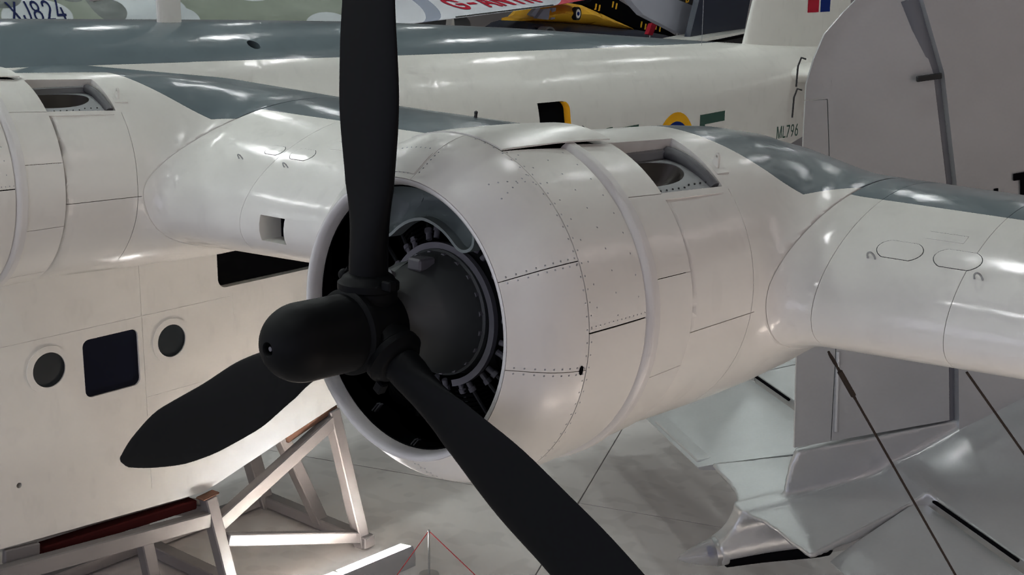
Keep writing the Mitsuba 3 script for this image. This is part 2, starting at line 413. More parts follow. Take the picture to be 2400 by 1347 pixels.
def rrect(x0, x1, z0, z1, r):
    return sbox(x0 + r, z0 + r, x1 - r, z1 - r).buffer(r)
def side_prism(poly, y0, y1):
    m = polymesh(poly, y1 - y0)            # (x, z, depth) -> (x, y0 + depth, z)
    v = m.vertices.copy(); m = trimesh.Trimesh(np.stack([v[:, 0], y1 - v[:, 2], v[:, 1]], 1), m.faces, process=False)
    if m.volume < 0: m.invert()
    return m
PORTS = [(2.53, -2.235), (3.865, -2.245)]
win = rrect(2.885, 3.485, -2.60, -2.04, .07)
hatch = rrect(4.46, 7.6, -1.83, -1.16, .1)
door = Polygon([(9.80, -1.7), (9.80, -.36), (10.36, -.375)] + [(10.36 + .16 * math.sin(h), -.535 + .16 * math.cos(h)) for h in np.radians(np.linspace(0, 90, 8))] + [(10.60, -1.0), (10.66, -1.7)])
for p in [Point(c).buffer(.165) for c in PORTS]: hull = hull - toman(side_prism(p, 6.6, 7.025))
hull = hull - toman(side_prism(win, 6.6, 7.05))
hull = hull - toman(side_prism(hatch, 6.6, 8.2))
hull = hull - toman(side_prism(door, 6.6, 8.3))
h = trimesh.creation.cylinder(.075, 1.2, sections=24); h.apply_transform(trimesh.transformations.rotation_matrix(math.radians(48), (1, 0, 0))); h.apply_translation((5.55, 7.62, .55))
hull = hull - toman(h)
hull = hull - toman(side_prism(Point(2.15, -3.24).buffer(.026), 6.6, 7.3))
for pts in ([(3.54, -1.2), (3.54, -3.7)], [(4.63, -1.86), (4.64, -2.14), (5.07, -2.52), (5.9, -3.2)], [(2.0, -1.93), (4.6, -1.93)], [(3.54, -2.75), (5.2, -2.75)]):
    ln = shapely.LineString(pts).buffer(.0016, cap_style='flat'); hull = hull - toman(side_prism(ln, 6.9, 7.004))
add(f'{B}__hull', totri(hull), 'm_hull', 32)
inner_rings = [np.stack([r[:, 0], HC + (r[:, 1] - HC) * .9, r[:, 2] * 1.0 + np.where(r[:, 2] > 0, -.1, .1)], 1) for r in rings[::6]]
for i, c in enumerate(PORTS):
    pane = side_prism(Point(c).buffer(.160), 7.004, 7.02)
    k = add(f'{B}__porthole', pane, 'm_port', False)
    ring = side_prism(Point(c).buffer(.225).difference(Point(c).buffer(.163)), 6.992, 7.01)
    add(f'{k}__rim', ring, 'm_white', 30)
k = add(f'{B}__window', side_prism(win.buffer(-.002), 7.02, 7.04), 'm_glass', False)
k2 = toman(vent)
add(f'{B}__vent_dark_sheet', bx((1.842, 2.775, -.25), (.012, .22, .16)), 'm_black', False)  # black sheet stands in for the shade deep in the vent
add(f'{B}__hatch_dark_sheet', side_prism(hatch.buffer(-.003), 7.10, 7.13), 'm_black', False)  # black sheet put in for the shade inside the hatch
add(f'{B}__door_dark_sheet', side_prism(door.buffer(-.003), 7.30, 7.33), 'm_black', False)  # black sheet in place of the shaded interior behind the door
edge = Polygon([(10.36 + .16 * math.sin(h), -.535 + .16 * math.cos(h)) for h in np.radians(np.linspace(20, 90, 8))] + [(10.60, -1.0), (10.66, -1.7), (10.645, -1.7), (10.585, -1.0)] + [(10.355 + .15 * math.sin(h), -.535 + .15 * math.cos(h)) for h in np.radians(np.linspace(90, 20, 8))])
add(f'{B}__door_edge', side_prism(edge, 7.20, 7.30), 'm_yellow', False)
# lettering, roundel and codes lie on the hull side
def on_hull(m, off=.003):
    v = m.vertices; out = np.stack([v[:, 0], HC - h_y(v[:, 0], v[:, 1]) - off - v[:, 2] * .3, v[:, 1]], 1)
    q = trimesh.Trimesh(out, m.faces, process=False)
    q.invert(); return q
def fine(m, s): return trimesh.Trimesh(*trimesh.remesh.subdivide_to_size(m.vertices, m.faces, s, max_iter=12), process=False)
def put(m, x, z, sx=1.0, rot=0.0):
    m = m.copy(); m.apply_scale((sx, 1, 1))
    if rot: m.apply_transform(trimesh.transformations.rotation_matrix(rot, (0, 0, 1)))
    m.apply_translation((x, z, 0)); return m
t = meshkit.text_mesh('ML796', .215, .006); w = t.extents[0]
add(f'{B}__serial_number', on_hull(fine(put(t, 17.25, -1.565, .95 / w, -.03), .1)), 'm_green', False); tag(f'{B}__serial_number', 'dark green serial ML796 near the tail')
t = meshkit.text_mesh('F', .86, .006, True); w = t.extents[0]
fl = cat(*[polymesh(sbox(*b), .006) for b in ((0, 0, .17, .86), (0, .70, .86, .86), (0, .36, .66, .52))])
add(f'{B}__code_letter', on_hull(fine(put(fl, 14.29, -1.75, 1, 0), .1)), 'm_green', False)
fl = cat(polymesh(sbox(0, 0, .16, .86), .006), polymesh(sbox(.5, 0, .66, .86), .006), polymesh(Polygon([(.0, .86), (.18, .86), (.66, 0), (.48, 0)]), .006))
add(f'{B}__code_letter', on_hull(fine(put(fl, 10.95, -1.69), .1)), 'm_green', False)
fl = cat(*[polymesh(sbox(*b), .006) for b in ((0, .7, .6, .86), (0, .36, .6, .5), (0, 0, .6, .16), (0, .4, .16, .8), (.44, .06, .6, .46))])
add(f'{B}__code_letter', on_hull(fine(put(fl, 11.75, -1.72), .1)), 'm_green', False)
RC = (13.5, -1.42)
for nm, r0, r1, mt in (('roundel_ring', .50, .64, 'm_yellow'), ('roundel_ring', .24, .50, 'm_blue'), ('roundel_centre', 0, .16, 'm_red')):
    pg = Point(RC).buffer(r1, 48); pg = pg.difference(Point(RC).buffer(r0, 48)) if r0 else pg
    add(f'{B}__{nm}', on_hull(polymesh(pg, .006, .08)), mt, False)
# fin, flash and tailplane
def foil_loft(secs, n=40, tc=.12):
    """secs: (leading edge point, chord vector, thickness vector) from root to tip."""
    x = .5 * (1 - np.cos(np.linspace(0, np.pi, n)))
    y = 5 * (.2969 * np.sqrt(x) - .126 * x - .3516 * x ** 2 + .2843 * x ** 3 - .1036 * x ** 4)
    u = np.r_[x, x[::-1][1:-1]]; s = np.r_[y, -y[::-1][1:-1]]
    return skin(np.array([np.asarray(o) + u[:, None] * np.asarray(c) + s[:, None] * np.asarray(t) for o, c, t in secs]))
fin = foil_loft([((16.95, HC, -.6), (4.6, 0, 0), (0, .32, 0)), ((17.24, HC, .14), (4.1, 0, 0), (0, .30, 0)), ((17.49, HC, .81), (3.85, 0, 0), (0, .28, 0)), ((18.6, HC, 3.6), (2.4, 0, 0), (0, .16, 0))])
add(f'{B}__fin', fin, 'm_white', 40)
def fin_y(x, z):
    le = np.interp(z, [.14, .81, 3.6], [17.24, 17.49, 18.6]); c = np.interp(z, [.14, .81, 3.6], [4.1, 3.85, 2.4]); t = np.interp(z, [.14, .81, 3.6], [.30, .28, .16])
    u = np.clip((x - le) / c, 0, 1)
    return HC - t * 5 * (.2969 * np.sqrt(u) - .126 * u - .3516 * u ** 2 + .2843 * u ** 3 - .1036 * u ** 4)
for x0, x1, mt in ((19.30, 19.78, 'm_red'), (19.86, 20.30, 'm_blue')):
    m = polymesh(sbox(x0, .56, x1, 1.5), .006, .1); v = m.vertices
    q = trimesh.Trimesh(np.stack([v[:, 0], fin_y(v[:, 0], v[:, 1]) - .003 - v[:, 2] * .3, v[:, 1]], 1), m.faces, process=False); q.invert()
    add(f'{B}__fin_flash', q, mt, False)
add(f'{B}__tailplane', foil_loft([((17.75, 8.2, -.5), (2.9, 0, 0), (0, 0, .36)), ((17.85, 7.6, -.47), (2.7, 0, 0), (0, 0, .34)), ((18.6, 4.4, -.2), (1.6, 0, 0), (0, 0, .16))]), 'm_white', 40)
# aerial mast on the spine
mast = foil_loft([((4.76, 8.22, .66), (.31, 0, 0), (0, .06, 0)), ((4.76, 8.22, 2.6), (.28, 0, 0), (0, .055, 0))])
add(f'{B}__aerial_mast', mast, 'm_white', 40)
fl = trimesh.creation.cylinder(.21, .02, sections=32); fl.apply_scale((1, .6, 1)); fl.apply_transform(trimesh.transformations.rotation_matrix(math.radians(10), (1, 0, 0))); fl.apply_translation((4.91, 8.22, .735))
add(f'{B}__aerial_mast__flange', fl, 'm_rust', 30)
add(f'{B}__whip_aerial', tube([(15.2, 8.1, .12), (15.2, 8.1, 1.5)], .005, 6), 'm_steel')

# ------------------------------------------------------------------ engine cowling (both engines share the meshes)
parts = []          # (key suffix, mesh dict) of the outer engine, copied to the inner one
def epart(key, mesh, mat, smooth=40):
    d = ply(eng(mesh), mat, smooth=smooth); parts.append((key, d))
def curve(pts, n=26):
    p = np.asarray(pts, float)
    from scipy.interpolate import PchipInterpolator
    s = np.r_[0, np.cumsum(np.hypot(*np.diff(p, axis=0).T))]
    t = np.linspace(0, s[-1], n)
    return np.stack([PchipInterpolator(s, p[:, 0])(t), PchipInterpolator(s, p[:, 1])(t)], 1)
NOSE = curve([(-.006, .5705), (.004, .578), (.02, .590), (.05, .614), (.09, .646), (.14, .679), (.2, .705), (.2825, .726)])
LIP = curve([(.05, .535), (.012, .541), (-.004, .551), (-.009, .560), (-.0075, .568)], 16)
COWL = curve([(.2885, .726), (.4, .7245), (.55, .719), (.668, .712)], 12)
epart('cowling__lip', patch(LIP, 0, 360, .005, 120), 'm_lip')
g = .25
for t0, t1 in ((155.2, 188.6), (188.6, 262), (262, 350), (350, 425), (95.0, 155.2)):
    epart('cowling__nose_panel', patch(NOSE, t0 + g * .6, t1 - g * .6), 'm_white')
epart('cowling__nose_panel', patch(NOSE, 65.3, 94.9, .006, None, 0), 'm_white')
epart('cowling__door', patch(COWL, 110.9, 177.0), 'm_white')
for t0, t1 in ((177.4, 262), (262.2, 352), (352.2, 430)):
    epart('cowling__side_panel', patch(COWL, t0 + .1, t1 - .1), 'm_white')
# intake fairing on top: lifts towards the rear
FAIR = curve([(.288, .727), (.45, .733), (.7, .735), (.98, .728)], 14)
epart('cowling__intake_fairing', patch(FAIR, 70.2, 110.4, .006, None, .004), 'm_white')
FL = [(.672, .703), (.690, .722), (.705, .729), (.742, .729), (.748, .712)]
epart('cowling__flange', patch(curve(FL, 14), 109.5, 69.8 + 360, .006, 110), 'm_lip')
GILL = curve([(.748, .716), (.85, .711), (1.0, .703), (1.012, .7025)], 12)
for t0, t1 in ((109.5, 137.3), (137.3, 166), (166, 200), (200, 235), (235, 270), (270, 305), (305, 340), (340, 429.8)):
    epart('cowling__cooling_gill', patch(GILL, t0 + .12, t1 - .12, .006), 'm_white')
# inside of the cowling
liner = [(.05, .534), (.12, .60), (.3, .70), (.66, .695), (.98, .675), (.98, .668), (.66, .685), (.3, .69), (.12, .59), (.05, .528), (.05, .534)]
epart('cowling__liner', lathe(liner, 96), 'm_near_black')
epart('engine__dark_gap_ring', lathe([(.9, .60), (.9, .672), (1.03, .664), (1.03, .60), (.9, .60)], 96), 'm_black')  # black ring added to darken the gap behind the gills
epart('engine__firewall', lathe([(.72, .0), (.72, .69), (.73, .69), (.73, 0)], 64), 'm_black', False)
# rivets, joined into one part per cowling
riv = []
def rivet(x, th, prof=None):
    r = np.interp(x, np.r_[NOSE[:, 0], COWL[:, 0]], np.r_[NOSE[:, 1], COWL[:, 1]])
    s = np.gradient(np.r_[NOSE[:, 1], COWL[:, 1]], np.r_[NOSE[:, 0], COWL[:, 0]]); s = np.interp(x, np.r_[NOSE[:, 0], COWL[:, 0]], s)
    h = math.radians(th); rad = np.array([0, math.cos(h), math.sin(h)]); n = rad - s * np.array([1., 0, 0]); n /= np.linalg.norm(n)
    m = trimesh.creation.cone(.0042, .0028, sections=7); M = np.eye(4); M[:3, :3] = frame(n); M[:3, 3] = np.array([x, 0, 0]) + r * rad; m.apply_transform(M); riv.append(m)
for x in np.linspace(.02, .27, 9):
    for o in (-1.1, 1.1): rivet(x, 155.2 + o); rivet(x, 188.6 + o); rivet(x, 262 + o)
for th in range(100, 350, 4): rivet(.275, th); rivet(.30, th)
for th in np.arange(78, 93, 2.2): rivet(.135, th); rivet(.018, th)
for x in np.linspace(.03, .125, 6): rivet(x, 96)
for th in range(114, 176, 7):
    for x in (.34, .47, .62): rivet(x, th + 4 * (x == .47))
for x in np.linspace(.30, .66, 14): rivet(x, 175.6)
for x in np.linspace(.12, .27, 6): rivet(x, 121 + 40 * (x - .12)); rivet(x, 128 - 30 * (x - .12))
epart('cowling__rivet', cat(*riv), 'm_steel', False)
labels[f'{B}__cowling__rivet'] = {'kind': 'stuff'}; labels[f'{B}__cowling_001__rivet'] = {'kind': 'stuff'}
epart('cowling__hatch', patch(curve([(.018, .588), (.05, .614), (.09, .646), (.118, .664)], 8), 80, 94.4, .004, None, .0025), 'm_white')
m = trimesh.creation.cylinder(.011, .012, sections=16); m.apply_scale((1.7, .8, 1)); M = np.eye(4); M[:3, :3] = frame((-.06, math.cos(math.radians(188.4)), math.sin(math.radians(188.4))), (1, 0, 0)); M[:3, 3] = (.259, .7185 * math.cos(math.radians(188.4)), .7185 * math.sin(math.radians(188.4))); m.apply_transform(M)
epart('cowling__keyhole', m, 'm_black', False)
# carburettor intake duct behind the lip: a dished plate with a bright edge strip
def duct_outline(inset):
    lo = [(-.29 + inset, .36), (-.285 + inset, .325 + inset * .6), (-.25, .297 + inset), (-.215, .295 + inset), (-.16, .33 + inset), (-.08, .376 + inset), (.01, .392 + inset)]
    from scipy.interpolate import CubicSpline
    lo = np.array(lo); tt_ = np.r_[0, np.cumsum(np.hypot(*np.diff(lo, axis=0).T))]; lo = [tuple(q) for q in CubicSpline(tt_, lo, bc_type=('natural', ((1, np.array([1.0, 0.0])))))(np.linspace(0, tt_[-1], 30))]
    right = [(-x - .02, z) for x, z in lo[::-1]]
    top = [(.553 * math.cos(h) , .553 * math.sin(h)) for h in np.radians(np.linspace(62, 121.5, 24))]
    return Polygon(lo + right + top).buffer(0)
def yz_slab(poly, x0, x1, size=None):
    m = polymesh(poly, x1 - x0, size); v = m.vertices
    m = trimesh.Trimesh(np.stack([x0 + v[:, 2], v[:, 0], v[:, 1]], 1), m.faces, process=False)
    if m.volume < 0: m.invert()
    return m
od = duct_outline(0)
m = yz_slab(od.buffer(-.004), .12, .16, .03); v = m.vertices.copy()
dist = np.array([od.exterior.distance(Point(q[1], q[2])) for q in v]); v[:, 0] += .10 * np.sqrt(np.clip(dist / .12, 0, 1)); m.vertices = v
epart('engine__intake_duct', m, 'm_duct', 50)
rim = od.difference(od.buffer(-.012)).difference(Polygon([(0, 0)] + [(.8 * math.cos(h), .8 * math.sin(h)) for h in np.radians(np.linspace(58, 126, 12))]).intersection(Point(0, 0).buffer(.9).difference(Point(0, 0).buffer(.53))))
epart('engine__intake_rim', yz_slab(rim, .105, .17), 'm_ductrim', False)
# crankcase, cylinders, push rods
case = [(-.09, 0), (-.09, .105), (-.05, .125), (0, .165), (.06, .203), (.12, .229), (.18, .247), (.205, .252), (.212, .262), (.232, .262), (.236, .25), (.30, .27), (.40, .29), (.50, .29), (.50, 0)]
epart('engine__crankcase', lathe(case, 80), 'm_case', 30)
ringp = [(.222, .272), (.222, .299), (.246, .299), (.246, .272), (.222, .272)]
def arc_ring(p, t0, t1):
    return skin(np.stack([np.stack([np.array(p[:-1])[:, 0], np.array(p[:-1])[:, 1] * math.cos(h), np.array(p[:-1])[:, 1] * math.sin(h) - .012], -1) for h in np.radians(np.linspace(t0, t1, 80))]))
epart('engine__harness_ring', arc_ring(ringp, 20, 255), 'm_ring', 30)
for i in range(20):
    h = math.radians(9 + 18 * i); c = np.array([.205, .243 * math.cos(h), .243 * math.sin(h)])
    m = trimesh.creation.cylinder(.013, .03, sections=6); M = np.eye(4); M[:3, :3] = frame((1, 0, 0)); M[:3, 3] = c; m.apply_transform(M)
    epart('engine__bolt', m, 'm_ring', False)
cyl = [(0, .06)]
for i in range(13): cyl += [(.03 + .018 * i, .062), (.032 + .018 * i, .088), (.040 + .018 * i, .088), (.042 + .018 * i, .062)]
cyl += [(.27, .085), (.31, .07), (.315, 0)]
cm = lathe(cyl, 20)
for row, xx in ((0, .36), (1, .55)):
    for i in range(7):
        h = 2 * math.pi * (i + .5 * row) / 7 + math.radians(90 + 12)
        M = np.eye(4); d = np.array([0, math.cos(h), math.sin(h)]); M[:3, 0] = d; M[:3, 1] = (1, 0, 0); M[:3, 2] = np.cross(d, (1, 0, 0)); M[:3, 3] = np.array([xx, 0, 0]) + d * .27
        m = cm.copy(); m.apply_transform(M); epart('engine__cylinder', m, 'm_near_black', 30)
for i in range(14):
    for s in (-1, 1):
        h = 2 * math.pi * (i + .5) / 14 + math.radians(7) + s * math.radians(4.2)
        h2 = h + s * math.radians(2)
        a = np.array([.27, .30 * math.cos(h), .30 * math.sin(h)]); b = np.array([.37, .60 * math.cos(h2), .60 * math.sin(h2)])
        d = (b - a) / np.linalg.norm(b - a)
        epart('engine__pushrod_tube', tube([a, a + d * .012, a + d * .03, a + d * .031, a + d * .05, a + d * .051], [.013, .013, .013, .0175, .0175, .0095], 9), 'm_ring', 40)
        epart('engine__pushrod_tube', tube([a + d * .05, b], [.0095, .0105], 8), 'm_dark', 40)
# small fittings on the case
m = bx((.09, -.02, .222), (.09, .075, .05), None, .008); epart('engine__magneto', m, 'm_ring', False)
m = trimesh.creation.icosphere(3, .03); m.apply_scale((.7, 1, 1)); m.apply_translation((-.0, .085, .150)); epart('engine__governor_cap', m, 'm_steel', True)
m = trimesh.creation.cylinder(.036, .06, sections=24); M = np.eye(4); M[:3, :3] = frame((1, -.1, -.5)); M[:3, 3] = (.03, .09, .145); m.apply_transform(M); epart('engine__governor', m, 'm_ring', 30)
m = trimesh.convex.convex_hull(np.array([(.0, .14, .12), (.02, .215, .125), (.10, .13, .20), (.10, .06, .22), (.05, .16, .08), (.12, .2, .16)])); epart('engine__gear_cover', m, 'm_case', False)
for (y0, z0), (y1, z1) in (((.329, -.463), (.364, -.504)), ((.094, -.566), (.122, -.597))):
    for k_ in (-.008, .008): epart('engine__baffle_clip', beam((.20, y0 + k_, z0), (.20, y1 + k_, z1), .007, .02, (1, 0, 0), .001), 'm_ring', False)
m = trimesh.convex.convex_hull(np.vstack([np.array([[.2, .39 * math.cos(h), .39 * math.sin(h)], [.24, .43 * math.cos(h), .43 * math.sin(h)], [.2, .42 * math.cos(h), .42 * math.sin(h)]]) for h in np.radians([226, 232])]))

# propeller
HUBX = -.175
PHI = [90.3, -29.7, 210.3]
RR = np.array([.25, .55, .9, 1.2, 1.5, 1.8, 2.0]); AA = np.array([.081, .114, .145, .133, .132, .086, .03]); BB = np.array([.085, .119, .166, .171, .156, .106, .05])
def blade_mesh(phi):
    h = math.radians(phi); d = np.array([0, math.cos(h), math.sin(h)]); t = np.array([0, -math.sin(h), math.cos(h)]); X = np.array([1., 0, 0])
    from scipy.interpolate import PchipInterpolator
    rr = np.r_[np.linspace(.15, .5, 12), np.linspace(.55, 1.9, 28), 1.95, 1.99, 2.015, 2.03, 2.038]
    A, Bq = PchipInterpolator(RR, AA)(np.clip(rr, .25, 2)), PchipInterpolator(RR, BB)(np.clip(rr, .25, 2))
    tipf = np.interp(rr, [1.95, 1.99, 2.015, 2.03, 2.038], [1, .97, .85, .6, .25]); A, Bq = A * tipf, Bq * tipf
    be = np.radians(np.interp(rr, [.3, 1.1, 2.0], [-10.6, 0.1, 21.5]))
    th = np.interp(rr, [.15, .28, .5, .9, 1.4, 1.9, 2.038], [.074, .071, .048, .032, .022, .012, .004])
    rnd = np.interp(rr, [.15, .28, .55], [1, 1, 0])          # round shank turning into an aerofoil
    n = 40; ang = np.arange(n) * 2 * np.pi / n; S = []
    for r, a, b, e, w, q in zip(rr, A, Bq, be, th, rnd):
        c = math.cos(e) * t - math.sin(e) * X; nn = math.sin(e) * t + math.cos(e) * X
        hc = (a + b) / 2; hc = hc * (1 - q) + .078 * q; mid = (a - b) / 2 * (1 - q)
        u = np.cos(ang); v = np.sin(ang) * (np.sqrt(np.clip(1 - .0 * u, 0, 1)) * (1 - q) * (.62 + .38 * u) * 1.0 + q)
        S.append(r * d + HUBX * X + (mid + hc * u)[:, None] * c + (w * v)[:, None] * nn)
    return skin(np.array(S))
def prop_parts(rot=0.0):
    out = []
    for k, ph in enumerate(PHI):
        h = math.radians(ph + rot); d = np.array([0, math.cos(h), math.sin(h)])
        out.append(('propeller__blade', blade_mesh(ph + rot), 'm_prop', 50))
        F = frame(d, (1, 0, 0)); M = np.eye(4); M[:3, :3] = F; M[:3, 3] = (HUBX, 0, 0)
        p = np.array([(0, .10), (.11, .112), (.15, .112), (.157, .119), (.182, .119), (.190, .107), (.205, .098), (.215, .084), (.225, 0)])
        m = lathe(p, 36); R = np.eye(4); R[:3, :3] = np.array([[0, 0, -1], [0, 1, 0], [1, 0, 0]]).astype(float); m.apply_transform(R); m.apply_transform(M)
        out.append(('propeller__blade_socket', m, 'm_prop', 35))
        b = bx((HUBX - .02, 0, 0) + d * .19 + np.cross((1, 0, 0), d) * .135, (.05, .04, .04), F, .006)
        out.append(('propeller__clamp_bolt', b, 'm_prop', False))
    m = cat(trimesh.creation.icosphere(2, .024).apply_translation((-.165, .150, .185)), tube([(-.165, .10, .16), (-.165, .15, .185), (-.165, .12, .215)], .012, 8))
    if rot: m.apply_transform(trimesh.transformations.rotation_matrix(math.radians(rot), (1, 0, 0)))
    out.append(('propeller__grease_fitting', m, 'm_prop', 40))
    out.append(('propeller__hub', lathe([(-.05, 0), (-.05, .10), (-.08, .135), (-.14, .15), (-.21, .15), (-.25, .150), (-.262, .167), (-.285, .167), (-.295, .155), (-.30, .14), (-.30, 0)], 64), 'm_prop', 30))
    dome = [(-.285, .150), (-.45, .150)] + [(-.50 - .165 * math.sin(q), .150 * math.cos(q)) for q in np.radians(np.linspace(0, 78, 16))]
    dome = [(-.285, 0)] + dome + [(-.6615, .028), (-.655, .022), (-.635, .020), (-.635, 0)]
    out.append(('propeller__dome', lathe(dome, 64), 'm_prop', 40))
    out.append(('propeller__dome_plug', lathe([(-.634, 0), (-.650, .0), (-.650, .009), (-.634, .009)], 16), 'm_ring', 30))
    return out
for key, m, mt, sm in prop_parts(): add(f'{B}__{key}', eng(m), mt, sm)
for key, d in parts: add(f'{B}__{key}', d, None)
def second(key):           # the inner engine's keys: cowling_001, engine_001, propeller_001
    a, b = key.split('__', 1); return f'{B}__{a}_001__{b}'
for key, d in parts: add(second(key), moved(d, INM), None)
for key, m, mt, sm in prop_parts(29.7):
    m = eng(m); m.apply_translation(INNER); add(second(key), m, mt, sm)

# exhaust bays
def bay_parts(o, tagk):
    def put_(key, m, mt, sm=35):
        m = eng(m); m.apply_translation(o); return add(f'{B}__{tagk}__{key}', m, mt, sm)
    KD = .0113
    def bent(poly, t0, lift=0.0, size=.03):      # (x, degrees * KD) on a surface that is deeper towards the top of the bay
        m = polymesh(poly, t0, size); v = m.vertices; th = v[:, 1] / KD
        r = np.interp(th, [107, 118, 136.5], [.585, .618, .656]) + v[:, 2] + lift; h = np.radians(th)
        m = trimesh.Trimesh(np.stack([v[:, 0], r * np.cos(h), r * np.sin(h)], 1), m.faces, process=False)
        if m.volume < 0: m.invert()
        return m
    q = np.radians(np.linspace(0, 360, 49)[:-1]); ea, eb, ec = .285, .118, (1.14, 120.3 * KD)
    hole = Polygon(np.stack([ec[0] + ea * np.sign(np.cos(q)) * np.abs(np.cos(q)) ** .85, ec[1] + eb * np.sin(q)], 1)).buffer(0)
    put_('floor_plate', bent(sbox(1.035, 107.2 * KD, 1.522, 136.4 * KD).difference(hole), .004, -.004), 'm_recess', 35)
    S = []
    for dep, s1 in ((0.0, 1.0), (.03, .985), (.09, .93), (.15, .80), (.18, .55)):
        x = ec[0] + ea * s1 * np.sign(np.cos(q)) * np.abs(np.cos(q)) ** .85; th = (ec[1] + eb * s1 * np.sin(q)) / KD
        r = np.interp(th, [107, 118, 136.5], [.585, .618, .656]) - dep - .003; h = np.radians(th); S.append(np.stack([x, r * np.cos(h), r * np.sin(h)], 1))
    put_('exhaust_mouth', skin(np.array(S)[::-1], True, False), 'm_pipe', 60)
    put_('exhaust_mouth_floor', skin(np.array([S[-1], S[-1] * np.array([1, .97, .97])]), True, True), 'm_pipe', 30)
    tt = np.radians(np.linspace(108.5, 135.5, 22)); rt_ = np.interp(np.degrees(tt), [107, 118, 136.5], [.618, .638, .652])
    put_('rear_duct', tube(np.stack([np.full(22, 1.488), rt_ * np.cos(tt), rt_ * np.sin(tt)], 1), .030, 14), 'm_ductdark', 50)
    put_('upper_rail', patch([(1.035, .628), (1.25, .632), (1.515, .634)], 107.2, 109.2, .04), 'm_recess')
    for i in range(9): put_('rivet', trimesh.creation.icosphere(1, .0045).apply_translation((1.10 + .045 * i, .651 * math.cos(math.radians(133.5 - (i > 4))), .651 * math.sin(math.radians(133.5 - (i > 4))))), 'm_dark', True)
    put_('sill', patch([(1.01, .6905), (1.25, .681), (1.50, .669)], 136.6, 139.4, .006, None, .004), 'm_white')
    # lifting bracket behind the bay
    b1 = bx((1.60, -.40, .535), (.10, .10, .012), np.stack([(1, 0, 0), (0, .8, .6), (0, -.6, .8)], 1), .003)
    lug = Polygon([(-.022, 0), (.022, 0), (.011, .058), (0, .066), (-.011, .058)]).difference(Point(0, .05).buffer(.006))
    m = polymesh(lug, .014); v = m.vertices; m = trimesh.Trimesh(np.stack([1.585 + v[:, 2], -.40 + v[:, 0] * .8 - v[:, 1] * .6 * .3, .535 + v[:, 1] + v[:, 0] * .5], 1), m.faces, process=False)
    put_('lifting_lug', cat(b1, m), 'm_white', False)
bay_parts(np.zeros(3), 'exhaust_bay'); bay_parts(INNER, 'exhaust_bay_001')

# fittings on the wing skin
def to_skin(v, off=0.0, fn=None):
    fn = fn or d_body
    v = np.array(v, float)
    for _ in range(6):
        f = fn(v) - off; g = np.stack([(fn(v + d) - fn(v - d)) / .01 for d in np.eye(3) * .005], 1)
        v = v - np.clip(f, -.05, .05)[:, None] * g / np.maximum((g * g).sum(1, keepdims=True), .1)
    return v, g / np.linalg.norm(g, axis=1, keepdims=True)
def drape(poly, at, depth, size, off=0.0, along=(0, -1, 0)):
    c, n = to_skin([at]); n = n[0]; u = np.asarray(along, float); u = u - (u @ n) * n; u /= np.linalg.norm(u); w = np.cross(n, u)
    m = polymesh(poly, depth, size); v = m.vertices
    P, nn = to_skin(c[0] + v[:, :1] * u + v[:, 1:2] * w)
    return trimesh.Trimesh(P + nn * (v[:, 2:3] + off), m.faces, process=False)
def oval(a, b): return affinity.scale(Point(0, 0).buffer(1, 16), a, b).intersection(sbox(-a, -b * .8, a, b * .8))
for at, a, b in (((1.97, -1.17, .25), .105, .075), ((1.97, -1.44, .24), .105, .075), ((2.0, 3.17, .27), .08, .06), ((2.0, 2.9, .27), .10, .075)):
    pan = 3 if at[1] < 0 else 5
    k = add(f'{B}__wing_hatch', drape(oval(a, b), at, .003, .05, -.001), 'm_wing', 40)
    add(f'{k}__seal', drape(oval(a + .004, b + .004).difference(oval(a - .001, b - .001)), at, .0015, .03, -.001), 'm_dark', 40)
for at, a, b in (((2.12, -1.33, .3), .09, .03), ((2.15, 2.55, .32), .2, .05)):
    k = add(f'{B}__wing_strip', drape(sbox(-a, -b, a, b), at, .003, .06, -.001), 'm_white', 40)
    add(f'{k}__seal', drape(sbox(-a, b, a, b + .004), at, .0015, .06, -.001), 'm_dark', 40)
for at in ((1.85, 3.38, .235), (1.85, 2.92, .215), (1.85, -1.07, .26), (1.85, -1.57, .215)):
    c, n = to_skin([at]); F = frame(n[0], (0, 1, 0)); h = np.radians(np.linspace(-10, 190, 15))
    p = c[0] + np.cos(h)[:, None] * .018 * F[:, 1] + (np.sin(h)[:, None] * .034 + .004) * F[:, 2]
    add(f'{B}__tie_down_ring', tube(p, .0045, 8), 'm_steel')
for at, r in (((1.05, -.3, .72), .016), ((2.6, 1.9, .4), .03)):
    pass
for at in ((2.34, 2.04, .36), (3.2, 2.43, .36), (3.1, 1.44, .36)):
    c, n = to_skin([at]); add(f'{B}__wing_post', cat(tube([c[0], c[0] + n[0] * .035], .011, 10), trimesh.creation.icosphere(2, .013).apply_translation(c[0] + n[0] * .035)), 'm_dark', 50)

# ------------------------------------------------------------------ the silver aircraft whose tail stands behind the wing
S_ = 'silver_aircraft'
tag(S_, 'silver aircraft seen from its tail, tall fin and tailplane behind the white wing', 'airplane')
th = math.radians(6.5)
HA = np.array([.81 * math.cos(th), -.585 * math.cos(th), math.sin(th)]); HA /= np.linalg.norm(HA)
HL = np.array([.585, .81, 0]); HL /= np.linalg.norm(HL); HU = np.cross(HA, HL); H0 = np.array([6.67, 1.99, -3.5])
HM = np.eye(4); HM[:3, 0], HM[:3, 1], HM[:3, 2], HM[:3, 3] = HA, HL, HU, H0
def silver(p, n, uv):
    k = fbm(p.x * 1.3, p.y * 1.3, p.z * 1.3); g = noise(p.x * 60, p.y * 60, p.z * 60)
    return mi.Color3f(.46, .475, .48) * (.86 + .22 * k + .03 * g)
def dimple(p, n, uv): return noise(p.x * 3.5, p.y * 3.5, p.z * 3.5)
